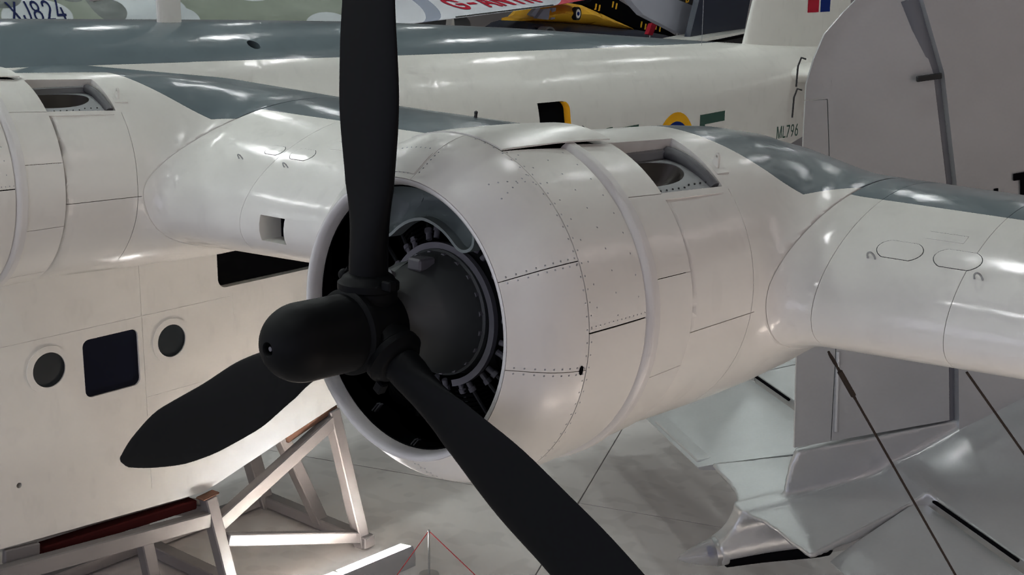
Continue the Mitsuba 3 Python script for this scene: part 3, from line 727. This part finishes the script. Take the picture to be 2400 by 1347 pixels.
scene['m_silver'] = {'type': 'twosided', 'bsdf': {'type': 'bumpmap', 'arbitrary': proc(dimple, eps=.01), 'scale': .004, 'bsdf': {'type': 'principled', 'base_color': proc(silver), 'roughness': .33, 'metallic': .6, 'specular': .5}}}
def hpart(key, m, mat, smooth=40):
    m = m.copy(); m.apply_transform(HM); return add(f'{S_}__{key}', m, mat, smooth)
FA, FH, FR = [-.42, 0, .5, 1.3, 2, 3, 5, 8.5], [-.355, -.33, -.33, -.22, -.08, 0, .05, .05], [.135, .19, .25, .38, .55, .74, 1.05, 1.4]
plate = Polygon([(0, -1.09), (1.36, -.62), (1.36, .62), (0, 1.09), (-.01, .8), (-.03, .55), (-.06, .35), (-.12, .18), (-.16, .06), (-.16, -.06), (-.14, -.16), (-.08, -.3), (-.05, -.52), (-.04, -.8)])
px_, py_ = np.linspace(-.6, 1.7, 231), np.linspace(-1.4, 1.4, 281)
gg = np.stack(np.meshgrid(px_, py_, indexing='ij'), -1).reshape(-1, 2); ed = np.asarray(plate.exterior.coords); dd = np.full(len(gg), 9.0)
for p, q in zip(ed[:-1], ed[1:]):
    e = q - p; s2 = np.clip(((gg - p) @ e) / (e @ e), 0, 1); dd = np.minimum(dd, ((gg - p - s2[:, None] * e) ** 2).sum(1))
PD = (np.sqrt(dd) * np.where(shapely.contains_xy(plate, gg[:, 0], gg[:, 1]), -1, 1)).reshape(231, 281)
def d_tail(p):
    a, l, u = p[:, 0], p[:, 1], p[:, 2]
    r = np.interp(a, FA, FR); h0 = np.interp(a, FA, FH)
    body_ = np.maximum(np.maximum(np.hypot(l, u - h0) - r, -.42 - a), a - 8.4)
    d2_ = map_coordinates(PD, [np.clip((a + .6) / .01, 0, 230), np.clip((l + 1.4) / .01, 0, 280)], order=1, mode='nearest')
    tk = np.interp(a, [-.3, 0, 1.4], [.019, .020, .085])
    pl = np.maximum(d2_ + np.clip(np.abs(a - .5) - 1.1, 0, 9) + np.clip(np.abs(l) - 1.39, 0, 9), np.abs(u + .0) - tk)
    d = smin(body_, pl, .20)
    web = np.maximum(np.maximum(np.abs(l) - .05, np.maximum(u, -.34 - u)), np.maximum(-.17 + .75 * np.minimum(u, 0) - a, a - 1.2))
    d = smin(d, web, .16)
    # fixed tailplane ahead of the hinge
    le = 3.35 - .12 * np.abs(l); c = le - 1.42; tt = .16 - .012 * np.abs(l)
    q = (a - 1.42) / c
    tp = np.maximum(np.maximum(np.abs(u) - tt * np.sqrt(np.clip(1 - q, 0, 1)) * (.55 + .45 * np.clip(2 * q, 0, 1)), 1.42 - a), np.maximum(a - le, np.abs(l) - 6.2)) * .8
    d = smin(d, tp, .28)
    # the fixed stub under the rudder and the fin
    fb = np.interp(a, [.2, .42, 1.95], [.08, .49, .52])
    st = np.maximum(np.maximum(np.abs(l) - np.interp(a, [.25, .9, 1.95, 3], [.02, .09, .14, .16]), u - fb), np.maximum(.25 + .28 * np.clip(u, 0, 9) - a, a - 2.05))
    return smin(d, np.maximum(st, -.3 - u), .06)
NEARBOX = lambda p: np.maximum(p[:, 0] - 3.5, np.abs(p[:, 1]) - 3.2)
tail = surface_nets(lambda p: np.maximum(d_tail(p), NEARBOX(p)), (-.55, -3.27, -1.0), (3.58, 3.27, .9), .026)
hpart('tail_fairing', tail, 'm_silver', 50)
tail = surface_nets(lambda p: np.maximum(d_tail(p), -NEARBOX(p) + .004), (1.3, -6.3, -1.5), (8.6, 6.3, 1.6), .07)
hpart('fuselage', tail, 'm_silver', 45)
# finer aft end replaces nothing: fin, rudder, tab
def slab_loft(outline, thick, n=1):
    m = polymesh(outline, 1.0, .12); v = m.vertices; side = (v[:, 2] - .5) * 2
    t = thick(v[:, 0], v[:, 1]); q = trimesh.Trimesh(np.stack([v[:, 0], side * t, v[:, 1]], 1), m.faces, process=False)
    if q.volume < 0: q.invert()
    return q
rud = Polygon([(.395, .52), (.5, 1.94), (.63, 3.47), (.67, 3.84), (.75, 4.05), (.86, 4.25), (1.04, 4.41), (1.17, 4.51), (1.35, 4.62), (1.62, 4.70), (1.64, 4.45), (1.83, 3.80), (1.93, 2.82), (1.92, .545)])
tab = Polygon([(.3, .5), (.745, .515), (.83, 1.39), (.85, 3.69), (.3, 3.73)])
rt = lambda a, u: .012 + .128 * np.clip((a - np.interp(u, [.5, 3.84, 4.7], [.4, .67, 1.5])) / 1.45, 0, 1)
hpart('rudder', slab_loft(rud.difference(tab.buffer(.008)), rt), 'm_silver', 40)
hpart('rudder_tab', slab_loft(rud.intersection(tab), lambda a, u: rt(a, u) * .97), 'm_silver', 40)
hpart('tab_tube', tube([(.80, -.052, .62), (.855, -.05, 1.39)], .022, 12), 'm_silver')
fin_ = Polygon([(2.0, .45), (2.005, 2.82), (1.90, 3.80), (1.71, 4.45), (1.70, 4.8), (2.2, 5.0), (3.2, 4.7), (4.1, 3.4), (4.7, 1.5), (5.2, .6), (5.2, .3), (2.0, .3)])
hpart('fin', slab_loft(fin_, lambda a, u: .175 * np.sqrt(np.clip(1.0 - ((a - 2.0) / np.interp(u, [.3, 3.4, 5], [3.4, 2.2, 1.0])) ** 2 * .9, .02, 1))), 'm_silver', 40)
hpart('hinge_tube', tube([(1.955, 0, .5), (1.965, 0, 2.82), (1.86, 0, 3.80), (1.67, 0, 4.47)], .11, 14), 'm_ring')
hpart('control_horn', bx((1.76, -.16, 3.78), (.24, .03, .05), None, .006), 'm_dark', False)
for lt, a0, u0 in (('T', 2.56, 2.43),):
    t = meshkit.text_mesh(lt, .37, .01, True); v = t.vertices
    q = trimesh.Trimesh(np.stack([a0 + v[:, 0] * .62, -.178 - v[:, 2], u0 + v[:, 1]], 1), t.faces, process=False); hpart('fin_letter', q, 'm_black', False)
hpart('fin_letter', bx((2.40, -.178, 2.64), (.04, .012, .12)), 'm_black', False)
def elevator(sg, l0, l1, droop, te):
    o = []
    x = .5 * (1 - np.cos(np.linspace(0, np.pi, 16)))
    for l in np.linspace(l0, l1, 9):
        k = (1.36 - te); prof = np.r_[np.stack([1.34 - k * x, .085 * np.sqrt(np.clip(1.02 - x, 0, 1)) * np.clip(.35 + 4 * x, 0, 1)], 1), np.stack([1.34 - k * x, -.085 * np.sqrt(np.clip(1.02 - x, 0, 1)) * np.clip(.35 + 4 * x, 0, 1)], 1)[::-1][1:-1]]
        w = 1 if abs(l - l0) > .01 else 1
        lin = l + sg * (.0 if l != l0 else 0)
        prof[:, 1] -= (1.34 - prof[:, 0]) * droop + .0
        o.append(np.stack([prof[:, 0], np.full(len(prof), lin) + sg * (1.34 - prof[:, 0]) * .35 * max(0, 1 - abs(l - l0) / 1.5), prof[:, 1]], 1))
    return skin(np.array(o))
far = elevator(1, .66, 6.0, .03, -.10); near = elevator(-1, -.64, -6.0, .11, .22)
hpart('elevator', near, 'm_silver', 40); hpart('elevator', far, 'm_silver', 40)
hpart('elevator_tab', bx((.02, 1.9, -.03), (.2, 1.25, .05), None, .01), 'm_silver', False)
hpart('hinge_gap', tube([(1.385, -.66, .072), (1.385, -1.98, .072)], .016, 8), 'm_black')
hpart('hinge_gap', tube([(1.385, 2.2, .072), (1.385, 6, .065)], .016, 8), 'm_black')
# tail cone with its clear light cap, black shell below
scene['m_clear'] = {'type': 'blendbsdf', 'weight': .35, 'a': {'type': 'thindielectric', 'int_ior': 1.5}, 'b': paint((.45, .46, .47), .08)}
q = np.radians(np.linspace(0, 360, 33)[:-1])
def hrings(ar): return np.array([np.stack([np.full(32, a), r * np.cos(q), h + r * np.sin(q)], 1) for a, h, r in ar])
hpart('tail_light_collar', skin(hrings([(-.40, -.355, .139), (-.44, -.355, .138), (-.47, -.355, .130)])), 'm_steel', 30)
cap = hpart('tail_light_cap', skin(hrings([(-.465, -.355, .129), (-.56, -.355, .108), (-.66, -.352, .078), (-.75, -.35, .045), (-.80, -.348, .018), (-.81, -.348, .003)])), 'm_clear', 60)
hpart('tail_light_cap__bulb', trimesh.creation.icosphere(2, .035).apply_translation((-.53, 0, -.35)), 'm_steel', True)
hpart('tail_light_cap__socket', bx((-.50, -.03, -.33), (.05, .09, .09), None, .01), 'm_blue', False)
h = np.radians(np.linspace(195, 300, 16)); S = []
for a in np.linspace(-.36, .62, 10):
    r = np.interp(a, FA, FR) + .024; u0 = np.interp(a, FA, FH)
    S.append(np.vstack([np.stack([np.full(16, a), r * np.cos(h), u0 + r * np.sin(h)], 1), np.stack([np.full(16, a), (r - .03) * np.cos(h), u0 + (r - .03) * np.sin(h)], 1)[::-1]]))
hpart('underside_shell', skin(np.array(S)), 'm_black', 40)  # black shell wrapped round the lower tail cone
for a, u, l in ((.68, 4.06, 0), (.63, 3.80, 0)):
    p = np.array([(a, l, u), (a - .05, l - .02, u + .02), (a - .09, l - .03, u - .05), (a - .12, l - .04, u - .22)]); hpart('static_wick', tube(p, .008, 6), 'm_dark')
leg = tube([(3.2, 0, -.6), (3.25, 0, -1.35)], .07, 12); hpart('tail_wheel_leg', leg, 'm_steel')
w = trimesh.creation.cylinder(.33, .18, sections=32); w.apply_transform(trimesh.transformations.rotation_matrix(math.pi / 2, (1, 0, 0))); w.apply_translation((3.3, 0, -1.74)); hpart('tail_wheel', w, 'm_dark', 30)

# ------------------------------------------------------------------ cradle, uplighter, barrier, cables
C_ = 'hull_cradle'
tag(C_, 'pale painted steel cradle of welded beams under the flying boat hull', 'cradle')
def cb(a, b, w=.13, h=.13, key='beam', hint=(0, 1, 0), mat='m_frame'): return add(f'{C_}__{key}', beam(a, b, w, h, hint, .012), mat, False)
cb((4.19, 6.98, -3.99), (4.30, 6.74, FLOOR), .14, .14, 'post')
cb((5.99, 7.06, -3.52), (6.22, 6.82, FLOOR), .15, .15, 'post')
cb((4.28, 6.94, -4.30), (5.97, 7.03, -3.64), .16, .12, 'brace')
cb((4.30, 6.86, -4.46), (6.19, 6.83, -5.07), .13, .11, 'brace')
cb((1.2, 6.92, -3.93), (4.2, 6.94, -4.21), .16, .12, 'rail')
cb((1.5, 6.95, -3.9), (1.5, 6.8, FLOOR), .22, .22, 'post')
cb((3.75, 7.55, -4.3), (3.86, 7.5, FLOOR), .14, .14, 'post')
cb((5.75, 7.75, -3.8), (6.27, 7.55, FLOOR), .15, .15, 'post')
cb((5.9, 8.6, -3.9), (6.25, 8.6, FLOOR), .18, .18, 'post')
cb((6.22, 6.7, FLOOR + .09), (6.27, 8.9, FLOOR + .09), .14, .16, 'base_beam')
cb((4.5, 6.7, FLOOR + .09), (4.5, 8.9, FLOOR + .09), .14, .16, 'base_beam')
cb((1.4, 8.6, FLOOR + .09), (6.25, 8.65, FLOOR + .09), .14, .16, 'base_beam')
cb((6.02, 7.1, -3.64), (5.95, 8.9, -3.9), .18, .14, 'cross_beam')
cb((4.25, 7.0, -4.14), (4.3, 8.9, -4.62), .18, .14, 'cross_beam')
cb((5.0, 8.7, -4.4), (6.0, 8.7, -3.9), .14, .14, 'brace')
cb((5.30, 7.03, -3.68), (6.06, 7.05, -3.485), .10, .045, 'timber_pad', (0, 1, 0), 'm_brownpad')
cb((2.35, 7.12, -3.98), (4.1, 7.12, -4.06), .10, .16, 'timber_pad', (0, 1, 0), 'm_redpad')
cb((4.07, 6.96, -3.972), (4.30, 6.98, -3.962), .12, .025, 'timber_pad', (0, 0, 1), 'm_brownpad')
cb((1.95, 7.02, -3.88), (2.3, 7.02, -3.92), .14, .06, 'timber_pad', (0, 1, 0), 'm_frame')

scene['m_fitting'] = metal((.45, .46, .47), .45, .6)
def uplighter(U_, label, at, rot, n, power=UPLIGHT_POWER):
    tag(U_, label, 'light fitting', 'added fill uplighters' if U_ != 'floor_uplighter' else None)
    def ux(m): m.apply_transform(trimesh.transformations.rotation_matrix(math.radians(rot), (0, 0, 1))); m.apply_translation((*at, FLOOR)); return m
    sec = np.array([(-.14, .0), (-.145, .09), (-.13, .17), (-.10, .232)] + [(.145 * math.sin(h), .06 + .145 * math.cos(h)) for h in np.radians(np.linspace(33, 90, 9))] + [(.14, .03), (.13, 0)])
    L_ = .98 * n + .06
    add(f'{U_}__housing', ux(skin(np.array([np.stack([np.full(len(sec), x), sec[:, 0], sec[:, 1]], 1) for x in (-L_, 0)]))), 'm_fitting', 30)
    for i in range(n):
        g_ = bx((0, 0, 0), (.94, .165, .006), np.stack([(1, 0, 0), (0, .985, -.174), (0, .174, .985)], 1))
        g_.apply_translation((-.50 - .98 * i, -.01, .222))
        k = new(f'{U_}__glowing_strip')
        scene[k] = {**ply(ux(g_), dull((.6, .6, .6)), False), 'emitter': {'type': 'area', 'radiance': rgb(np.array(UPLIGHT_RGB) * power)}}
uplighter('floor_uplighter', 'grey half-round floor uplighter with glowing strips beside the cradle', (6.26, 6.15), -3, 2, 1.45 * UPLIGHT_POWER)
uplighter('floor_uplighter_001', 'added grey floor uplighter out of view, warm fill nearer the propeller', (2.2, -5.0), -3, 3, 0.48 * UPLIGHT_POWER)  # added unseen lamp, warm fill for the port side
uplighter('floor_uplighter_002', 'added grey floor uplighter out of view, warm fill nearer the wing tip', (5.9, -5.2), -3, 3, 0.48 * UPLIGHT_POWER)  # second unseen lamp added for the same warm fill

P_ = 'barrier_post'
tag(P_, 'thin grey steel barrier post standing on the floor below the black propeller', 'barrier post')
sx, sy_ = on_floor = (6.18, 5.73)
top = FLOOR + .53
add(f'{P_}__rod', tube([(6.18, 5.73, FLOOR + .01), (6.18, 5.73, top)], .011, 12), 'm_steel')
base = trimesh.creation.cylinder(.11, .02, sections=32); base.apply_translation((6.18, 5.73, FLOOR + .01)); add(f'{P_}__base', base, 'm_steel', 30)
add(f'{P_}__cap', trimesh.creation.icosphere(2, .016).apply_translation((6.18, 5.73, top)), 'm_steel', True)
R_ = 'red_rope'
scene['m_cord'] = dull((.42, .05, .06))
for a, b, nm in (((6.18, 5.73, top), (5.45, 5.70, -5.13), 'red_rope'), ((6.18, 5.73, top), (6.222, 4.82, -5.13), 'red_rope_001')):
    add(nm, tube(np.linspace(a, b, 8), .005, 6), 'm_cord')
tag('red_rope', 'thin red rope running left from the post towards the lamp', 'cord')
tag('red_rope_001', 'thin red rope running right from the post', 'cord')
scene['m_cable'] = dull((.035, .029, .025))
for nm, a, b, lb, tb in (('stay_cable', (2.0, -.87, -.40), (2.6, -1.36, -1.62), 'brown steel stay cable with turnbuckle from under the white wing', True), ('stay_cable_001', (2.05, -1.52, -.38), (2.350, -1.711, -0.803), 'second steel stay cable nearer the right edge under the wing', False)):
    a, b = np.array(a), np.array(b); d = b - a; e = a + d * ((FLOOR - a[2]) / d[2]); u = d / np.linalg.norm(d)
    add(f'{nm}__wire', tube([a, e], .006, 8), 'm_cable'); tag(nm, lb, 'cable')
    if tb:
        add(f'{nm}__turnbuckle', tube([a + u * .10, a + u * .12, a + u * .121, a + u * .27, a + u * .271, a + u * .29], [.007, .007, .013, .013, .007, .007], 10), 'm_cable')
        h = np.radians(np.linspace(0, 330, 14)); F = frame(u)
        add(f'{nm}__shackle', tube(a + u * .05 + np.cos(h)[:, None] * .04 * F[:, 2] + np.sin(h)[:, None] * .018 * F[:, 0], .005, 8), 'm_cable')
    add(f'{nm}__floor_ring', bx(e + np.array([0, 0, .02]), (.12, .12, .04), None, .01), 'm_steel', False)

# ------------------------------------------------------------------ aircraft behind
def xz(poly, y0, y1, size=None):
    m = polymesh(poly, y1 - y0, size); v = m.vertices
    m = trimesh.Trimesh(np.stack([v[:, 0], y1 - v[:, 2], v[:, 1]], 1), m.faces, process=False)
    if m.volume < 0: m.invert()
    return m
def legs(key, pts, mat='m_steel'):
    for x, y, z in pts:
        add(f'{key}__undercarriage_leg', tube([(x, y, z), (x, y, FLOOR + .3)], .09, 12), mat)
        w = trimesh.creation.cylinder(.42, .25, sections=28); w.apply_transform(trimesh.transformations.rotation_matrix(math.pi / 2, (1, 0, 0))); w.apply_translation((x, y + .2, FLOOR + .42)); add(f'{key}__wheel', w, 'm_dark', 30)
V_ = 'camouflaged_jet'
tag(V_, 'big jet in green and pale grey camouflage behind the flying boat, marked XJ824', 'airplane')
BLOBS = [(7.5, .55, .62, .26, 1), (11.9, .86, .5, .16, 1), (13.35, .28, .55, .22, 1), (10.2, .45, .33, .2, 1), (15.2, .5, .8, .6, 1), (9.75, .62, .62, .3, 1), (7.0, .85, .35, .17, 2), (9.0, .7, .35, .3, 2), (8.35, .85, .3, .1, 2)]
def camo(p, n, uv):
    c = mi.Color3f(.17, .20, .155) * (.85 + .3 * fbm(p.x * 2, p.y, p.z * 4))
    w = (noise(p.x * 1.5, p.z * 3, 3.0) - .5) * .5
    for x, z, a, b, kind in BLOBS:
        d = dr.square((p.x - x) / a) + dr.square((p.z - z) / b) + w
        c = mix(c, (.46, .50, .52) if kind == 1 else (.085, .10, .095), smoothstep(1.06, .96, d))
    return c
scene['m_camo'] = paint(proc(camo), .2)
vx = np.r_[np.linspace(-6, -3, 6), np.linspace(-2, 14, 33), 14.6, 15.0, 15.3, 15.5, 15.58]
def vtop(x): return np.interp(x, [-6, -3, 6, 8.3, 8.9, 9.4, 10.2, 14, 15, 15.4, 15.58], [.2, .9, 1.25, 1.05, .72, .74, 1.0, 1.05, .95, .6, -.2])
S = []
for x in vx:
    zt = vtop(x); hgt = zt + 1.9; h = np.radians(np.linspace(0, 360, 57)[:-1])
    S.append(np.stack([np.full(56, x), 16.0 + 1.15 * (hgt / 3) * np.cos(h), -1.9 + hgt * (.5 + .5 * np.sin(h))], 1))
add(f'{V_}__fuselage', skin(np.array(S)), 'm_camo', 50)
def v_y(x, z):
    hgt = vtop(x) + 1.9; s = np.clip((z + 1.9) / hgt * 2 - 1, -1, 1); return 16.0 - 1.15 * (hgt / 3) * np.sqrt(1 - s * s)
t = meshkit.text_mesh('XJ824', .30, .006); w_ = t.extents[0]
m = fine(put(t, 7.02, .47, .98 / w_, .02), .08); v = m.vertices
m = trimesh.Trimesh(np.stack([v[:, 0], v_y(v[:, 0], v[:, 1]) - .004 - v[:, 2], v[:, 1]], 1), m.faces, process=False); m.invert()
scene['m_ink'] = dull((.015, .02, .06)); add(f'{V_}__serial_number', m, 'm_ink', False); tag(f'{V_}__serial_number', 'dark serial XJ824 on the pale patch')
wing = foil_loft([((0, 17, -.9), (15, 0, 0), (0, 0, .9)), ((10, 27, -.7), (3, 0, 0), (0, 0, .3))]); add(f'{V_}__wing', wing, 'm_camo', 40)
legs(V_, [(0, 16, -1.5), (11, 17.5, -1.0), (11, 20, -1.0)])

Y_ = 'silver_transport'
tag(Y_, 'pale silver aircraft wing with red lettering G-ANTK and a red tip', 'airplane')
def pale(p, n, uv):
    x = p.x - (p.z - .0) * 2.9
    s = dr.select((x > 21.25) & (x < 21.75), mi.Float(1), mi.Float(0)); r = dr.select(p.x - (p.z - .25) * 5.0 > 26.7, mi.Float(1), mi.Float(0))
    return mix(mix((.66, .67, .73), (.25, .28, .37), s), (.55, .07, .10), r)
scene['m_pale'] = paint(proc(pale), .25)
y_sec = [((18.5, 19.9, -.24), (0, 3.4, .72), (0, -.1, .16)), ((20.4, 20, -.09), (0, 3.2, .70), (0, -.1, .15)), ((26.5, 20.2, .25), (0, 2.6, .48), (0, -.06, .10)), ((28.6, 20.4, .41), (0, 2.0, .34), (0, -.04, .06)), ((29.6, 21, .50), (0, 1.0, .16), (0, -.02, .03))]
yw = foil_loft(y_sec, 30); add(f'{Y_}__wing', yw, 'm_pale', 40)
from trimesh.ray.ray_triangle import RayMeshIntersector
def on_mesh_z(mesh, m, off=.012):
    v = m.vertices; o = np.stack([v[:, 0], v[:, 1], np.full(len(v), 5.0)], 1)
    loc, ri, _ = RayMeshIntersector(mesh).intersects_location(o, np.tile([0, 0, -1.0], (len(v), 1)), multiple_hits=False)
    z = np.full(len(v), np.nan); z[ri] = loc[:, 2]; z = np.where(np.isnan(z), np.nanmean(z), z)
    return trimesh.Trimesh(np.stack([v[:, 0], v[:, 1], z + off + v[:, 2]], 1), m.faces, process=False)
t = meshkit.text_mesh('G-ANTK', 1.0, .006, True); w_ = t.extents[0]; t.apply_scale((3.5 / w_, 1, 1)); t.apply_translation((23.0, 20.5, 0)); t.vertices[:, 0] += (t.vertices[:, 1] - 20.5) * .15
add(f'{Y_}__registration', on_mesh_z(yw, fine(t, .35)), 'm_red', False); tag(f'{Y_}__registration', 'red registration G-ANTK')
add(f'{Y_}__aileron_gap', tube([(22.3, 19.97, .055), (26.6, 20.15, .285)], .018, 6), 'm_dark')
fu = trimesh.creation.capsule(5.0, 1.4, count=[24, 24]); fu.apply_transform(trimesh.transformations.rotation_matrix(math.pi / 2, (1, 0, 0))); fu.apply_translation((17.0, 27, -1.2)); add(f'{Y_}__fuselage', fu, 'm_pale', 40)
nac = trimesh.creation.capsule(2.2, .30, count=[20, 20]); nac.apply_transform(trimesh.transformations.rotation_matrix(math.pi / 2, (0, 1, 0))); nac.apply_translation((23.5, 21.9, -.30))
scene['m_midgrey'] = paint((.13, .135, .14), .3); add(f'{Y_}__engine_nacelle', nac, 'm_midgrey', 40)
add(f'{Y_}__pylon', xz(Polygon([(22.70, -.9), (22.85, .06), (22.9, .06), (23.06, -.9)]), 20.6, 20.8), 'm_white', False)
legs(Y_, [(17.5, 22.5, -.4), (17, 29, -1.5), (22.8, 20.7, -.8)])

K_ = 'yellow_aircraft'
tag(K_, 'yellow and black aircraft with a round badge parked behind the flying boat', 'airplane')
scene['m_amber'] = paint((.85, .45, .03), .12); scene['m_pane'] = paint((.32, .35, .45), .08); scene['m_navy'] = paint((.012, .018, .035), .12)
yb = Polygon([(27.56, -.25), (27.63, -.18), (28.1, -.12), (28.51, .13), (29.24, .27), (30.0, .23), (30.51, .17), (31.25, -.03), (32.44, -.38), (33.48, -.68), (32.21, -.59), (30.81, -.44), (29.05, -.32)])
def pillow(poly, y0, y1):
    m = xz(poly, y0, y1, .3); v = m.vertices.copy(); d = np.array([poly.exterior.distance(Point(q[0], q[2])) for q in v]); mid = (y0 + y1) / 2
    v[:, 1] = mid + (v[:, 1] - mid) * (.45 + .55 * np.sqrt(np.clip(d / .3, 0, 1))); m.vertices = v; return m
add(f'{K_}__upper_body', pillow(yb, 21.6, 23.4), 'm_amber', 30)
nb = Polygon([(26.9, -.56), (27.1, -.44), (27.56, -.25), (29.05, -.32), (30.81, -.44), (32.21, -.59), (33.48, -.68), (35.24, -.91), (36.33, -1.21), (34, -1.9), (29, -1.9), (27.2, -1.1)])
add(f'{K_}__lower_body', pillow(nb, 21.4, 23.6), 'm_navy', 30)
for p in ([(27.56, -.05), (27.86, .15), (28.03, .14), (27.75, -.12)], [(27.86, -.17), (28.19, .09), (28.5, .11), (28.42, -.22)], [(28.55, -.22), (28.62, .12), (28.78, .13), (28.74, -.2)]):
    add(f'{K_}__window', xz(Polygon(p), 21.75, 21.9), 'm_pane', False)
for r0, r1, mt in ((.14, .20, 'm_dark'), (0, .14, 'm_white')):
    pg = affinity.scale(Point(29.64, -.06).buffer(r1, 24), .8, 1); pg = pg.difference(affinity.scale(Point(29.64, -.06).buffer(r0, 24), .8, 1)) if r0 else pg
    add(f'{K_}__badge', xz(pg, 21.55 - .002 * (mt == 'm_white'), 21.7), mt, False)
add(f'{K_}__badge', xz(Point(29.64, -.06).buffer(.06), 21.54, 21.7), 'm_blue', False)
bm = Polygon([(31.4, .17), (31.93, .35), (33.0, .37), (35.32, -.47), (37.41, -1.22), (37.27, -1.4), (36.15, -.99), (34.29, -.67)])
add(f'{K_}__tail_boom', xz(bm, 22.6, 23.2), 'm_black', False)
for x, z in ((31.95, .12), (32.15, .08), (32.9, .18), (33.1, .12), (34.6, -.52), (34.85, -.6), (35.5, -.62), (35.75, -.7)):
    add(f'{K_}__yellow_mark', xz(affinity.rotate(sbox(x - .018, z - .14, x + .018, z + .06), -14), 22.56, 22.62), 'm_amber', False)
rg = Point(27.8, -.75).buffer(.36).difference(Point(27.8, -.75).buffer(.30)); add(f'{K_}__intake_ring', xz(rg, 21.2, 21.5), 'm_steel', False)
legs(K_, [(28.5, 22.5, -1.7), (33.5, 22.5, -1.7)])

N_ = 'navy_tailed_aircraft'
tag(N_, 'aircraft with a dark navy tail fin and white tailplane behind the white flying boat fin', 'airplane')
add(f'{N_}__fin', xz(Polygon([(30.42, -.8), (30.98, .6), (31.2, 1.4), (34.2, 1.4), (33.57, -.8)]), 18.0, 18.2), 'm_navy', False)
add(f'{N_}__tailplane', foil_loft([((29.5, 17.4, -.76), (4.3, 0, .26), (0, 0, .10)), ((29.5, 18.6, -.76), (4.3, 0, .26), (0, 0, .10))]), 'm_white', 40)
add(f'{N_}__fuselage', xz(Polygon([(29.9, -.95), (33.4, -.72), (36, -.6), (36, -2.2), (31, -1.8)]), 17.7, 18.5), 'm_dark', False)
legs(N_, [(33.5, 18.1, -1.8)])
W_ = 'pale_tailplane'
tag('pale_wing', 'pale lavender wing panel slanting down behind the yellow aircraft', 'airplane wing')
add('pale_wing__panel', xz(Polygon([(28.56, .55), (30.61, .55), (32.43, .14), (32.05, -.75), (31.68, -.69), (29.46, -.02)]), 19.0, 19.25), 'm_pale2', False)
scene['m_pale2'] = paint((.50, .51, .60), .3)
add('pale_wing__strut', tube([(31.5, 19.12, -.4), (31.5, 19.12, FLOOR)], .05, 10), 'm_steel')
add('dark_sign', xz(Polygon([(39.05, .6), (40.53, .6), (40.38, -.13), (39.0, .11)]), 24.0, 24.3), 'm_dark', False); tag('dark_sign', 'dark hanging board with an orange letter above the yellow aircraft', 'sign')
t = meshkit.text_mesh('D', .35, .02, True); v = t.vertices; m = trimesh.Trimesh(np.stack([39.5 + v[:, 0] * .8, 23.99 - v[:, 2], .07 + v[:, 1]], 1), t.faces, process=False)
add('dark_sign__letter', m, 'm_amber', False)
add('dark_sign__hanger', tube([(39.7, 24.15, .5), (39.7, 24.15, CEIL)], .02, 8), 'm_steel')
structure('window_2', xz(sbox(32.4, -2.2, 32.75, -.42), Y1 - .4, Y1 - .01), 'm_glow', 'bright narrow window in the far wall')
scene['m_glow'] = dull((.7, .78, .95))
add('red_cover', xz(Polygon([(32.55, -.75), (32.75, -.42), (33.0, -.40), (33.15, -.28), (33.22, -.34), (33.0, -.52), (32.8, -.8)]), 20.9, 21.05), 'm_red', False); tag('red_cover', 'small red cover on a stand beside the black tail boom', 'cover')
add('red_cover__stand', tube([(32.8, 21, -.6), (32.8, 21, FLOOR)], .03, 8), 'm_steel')
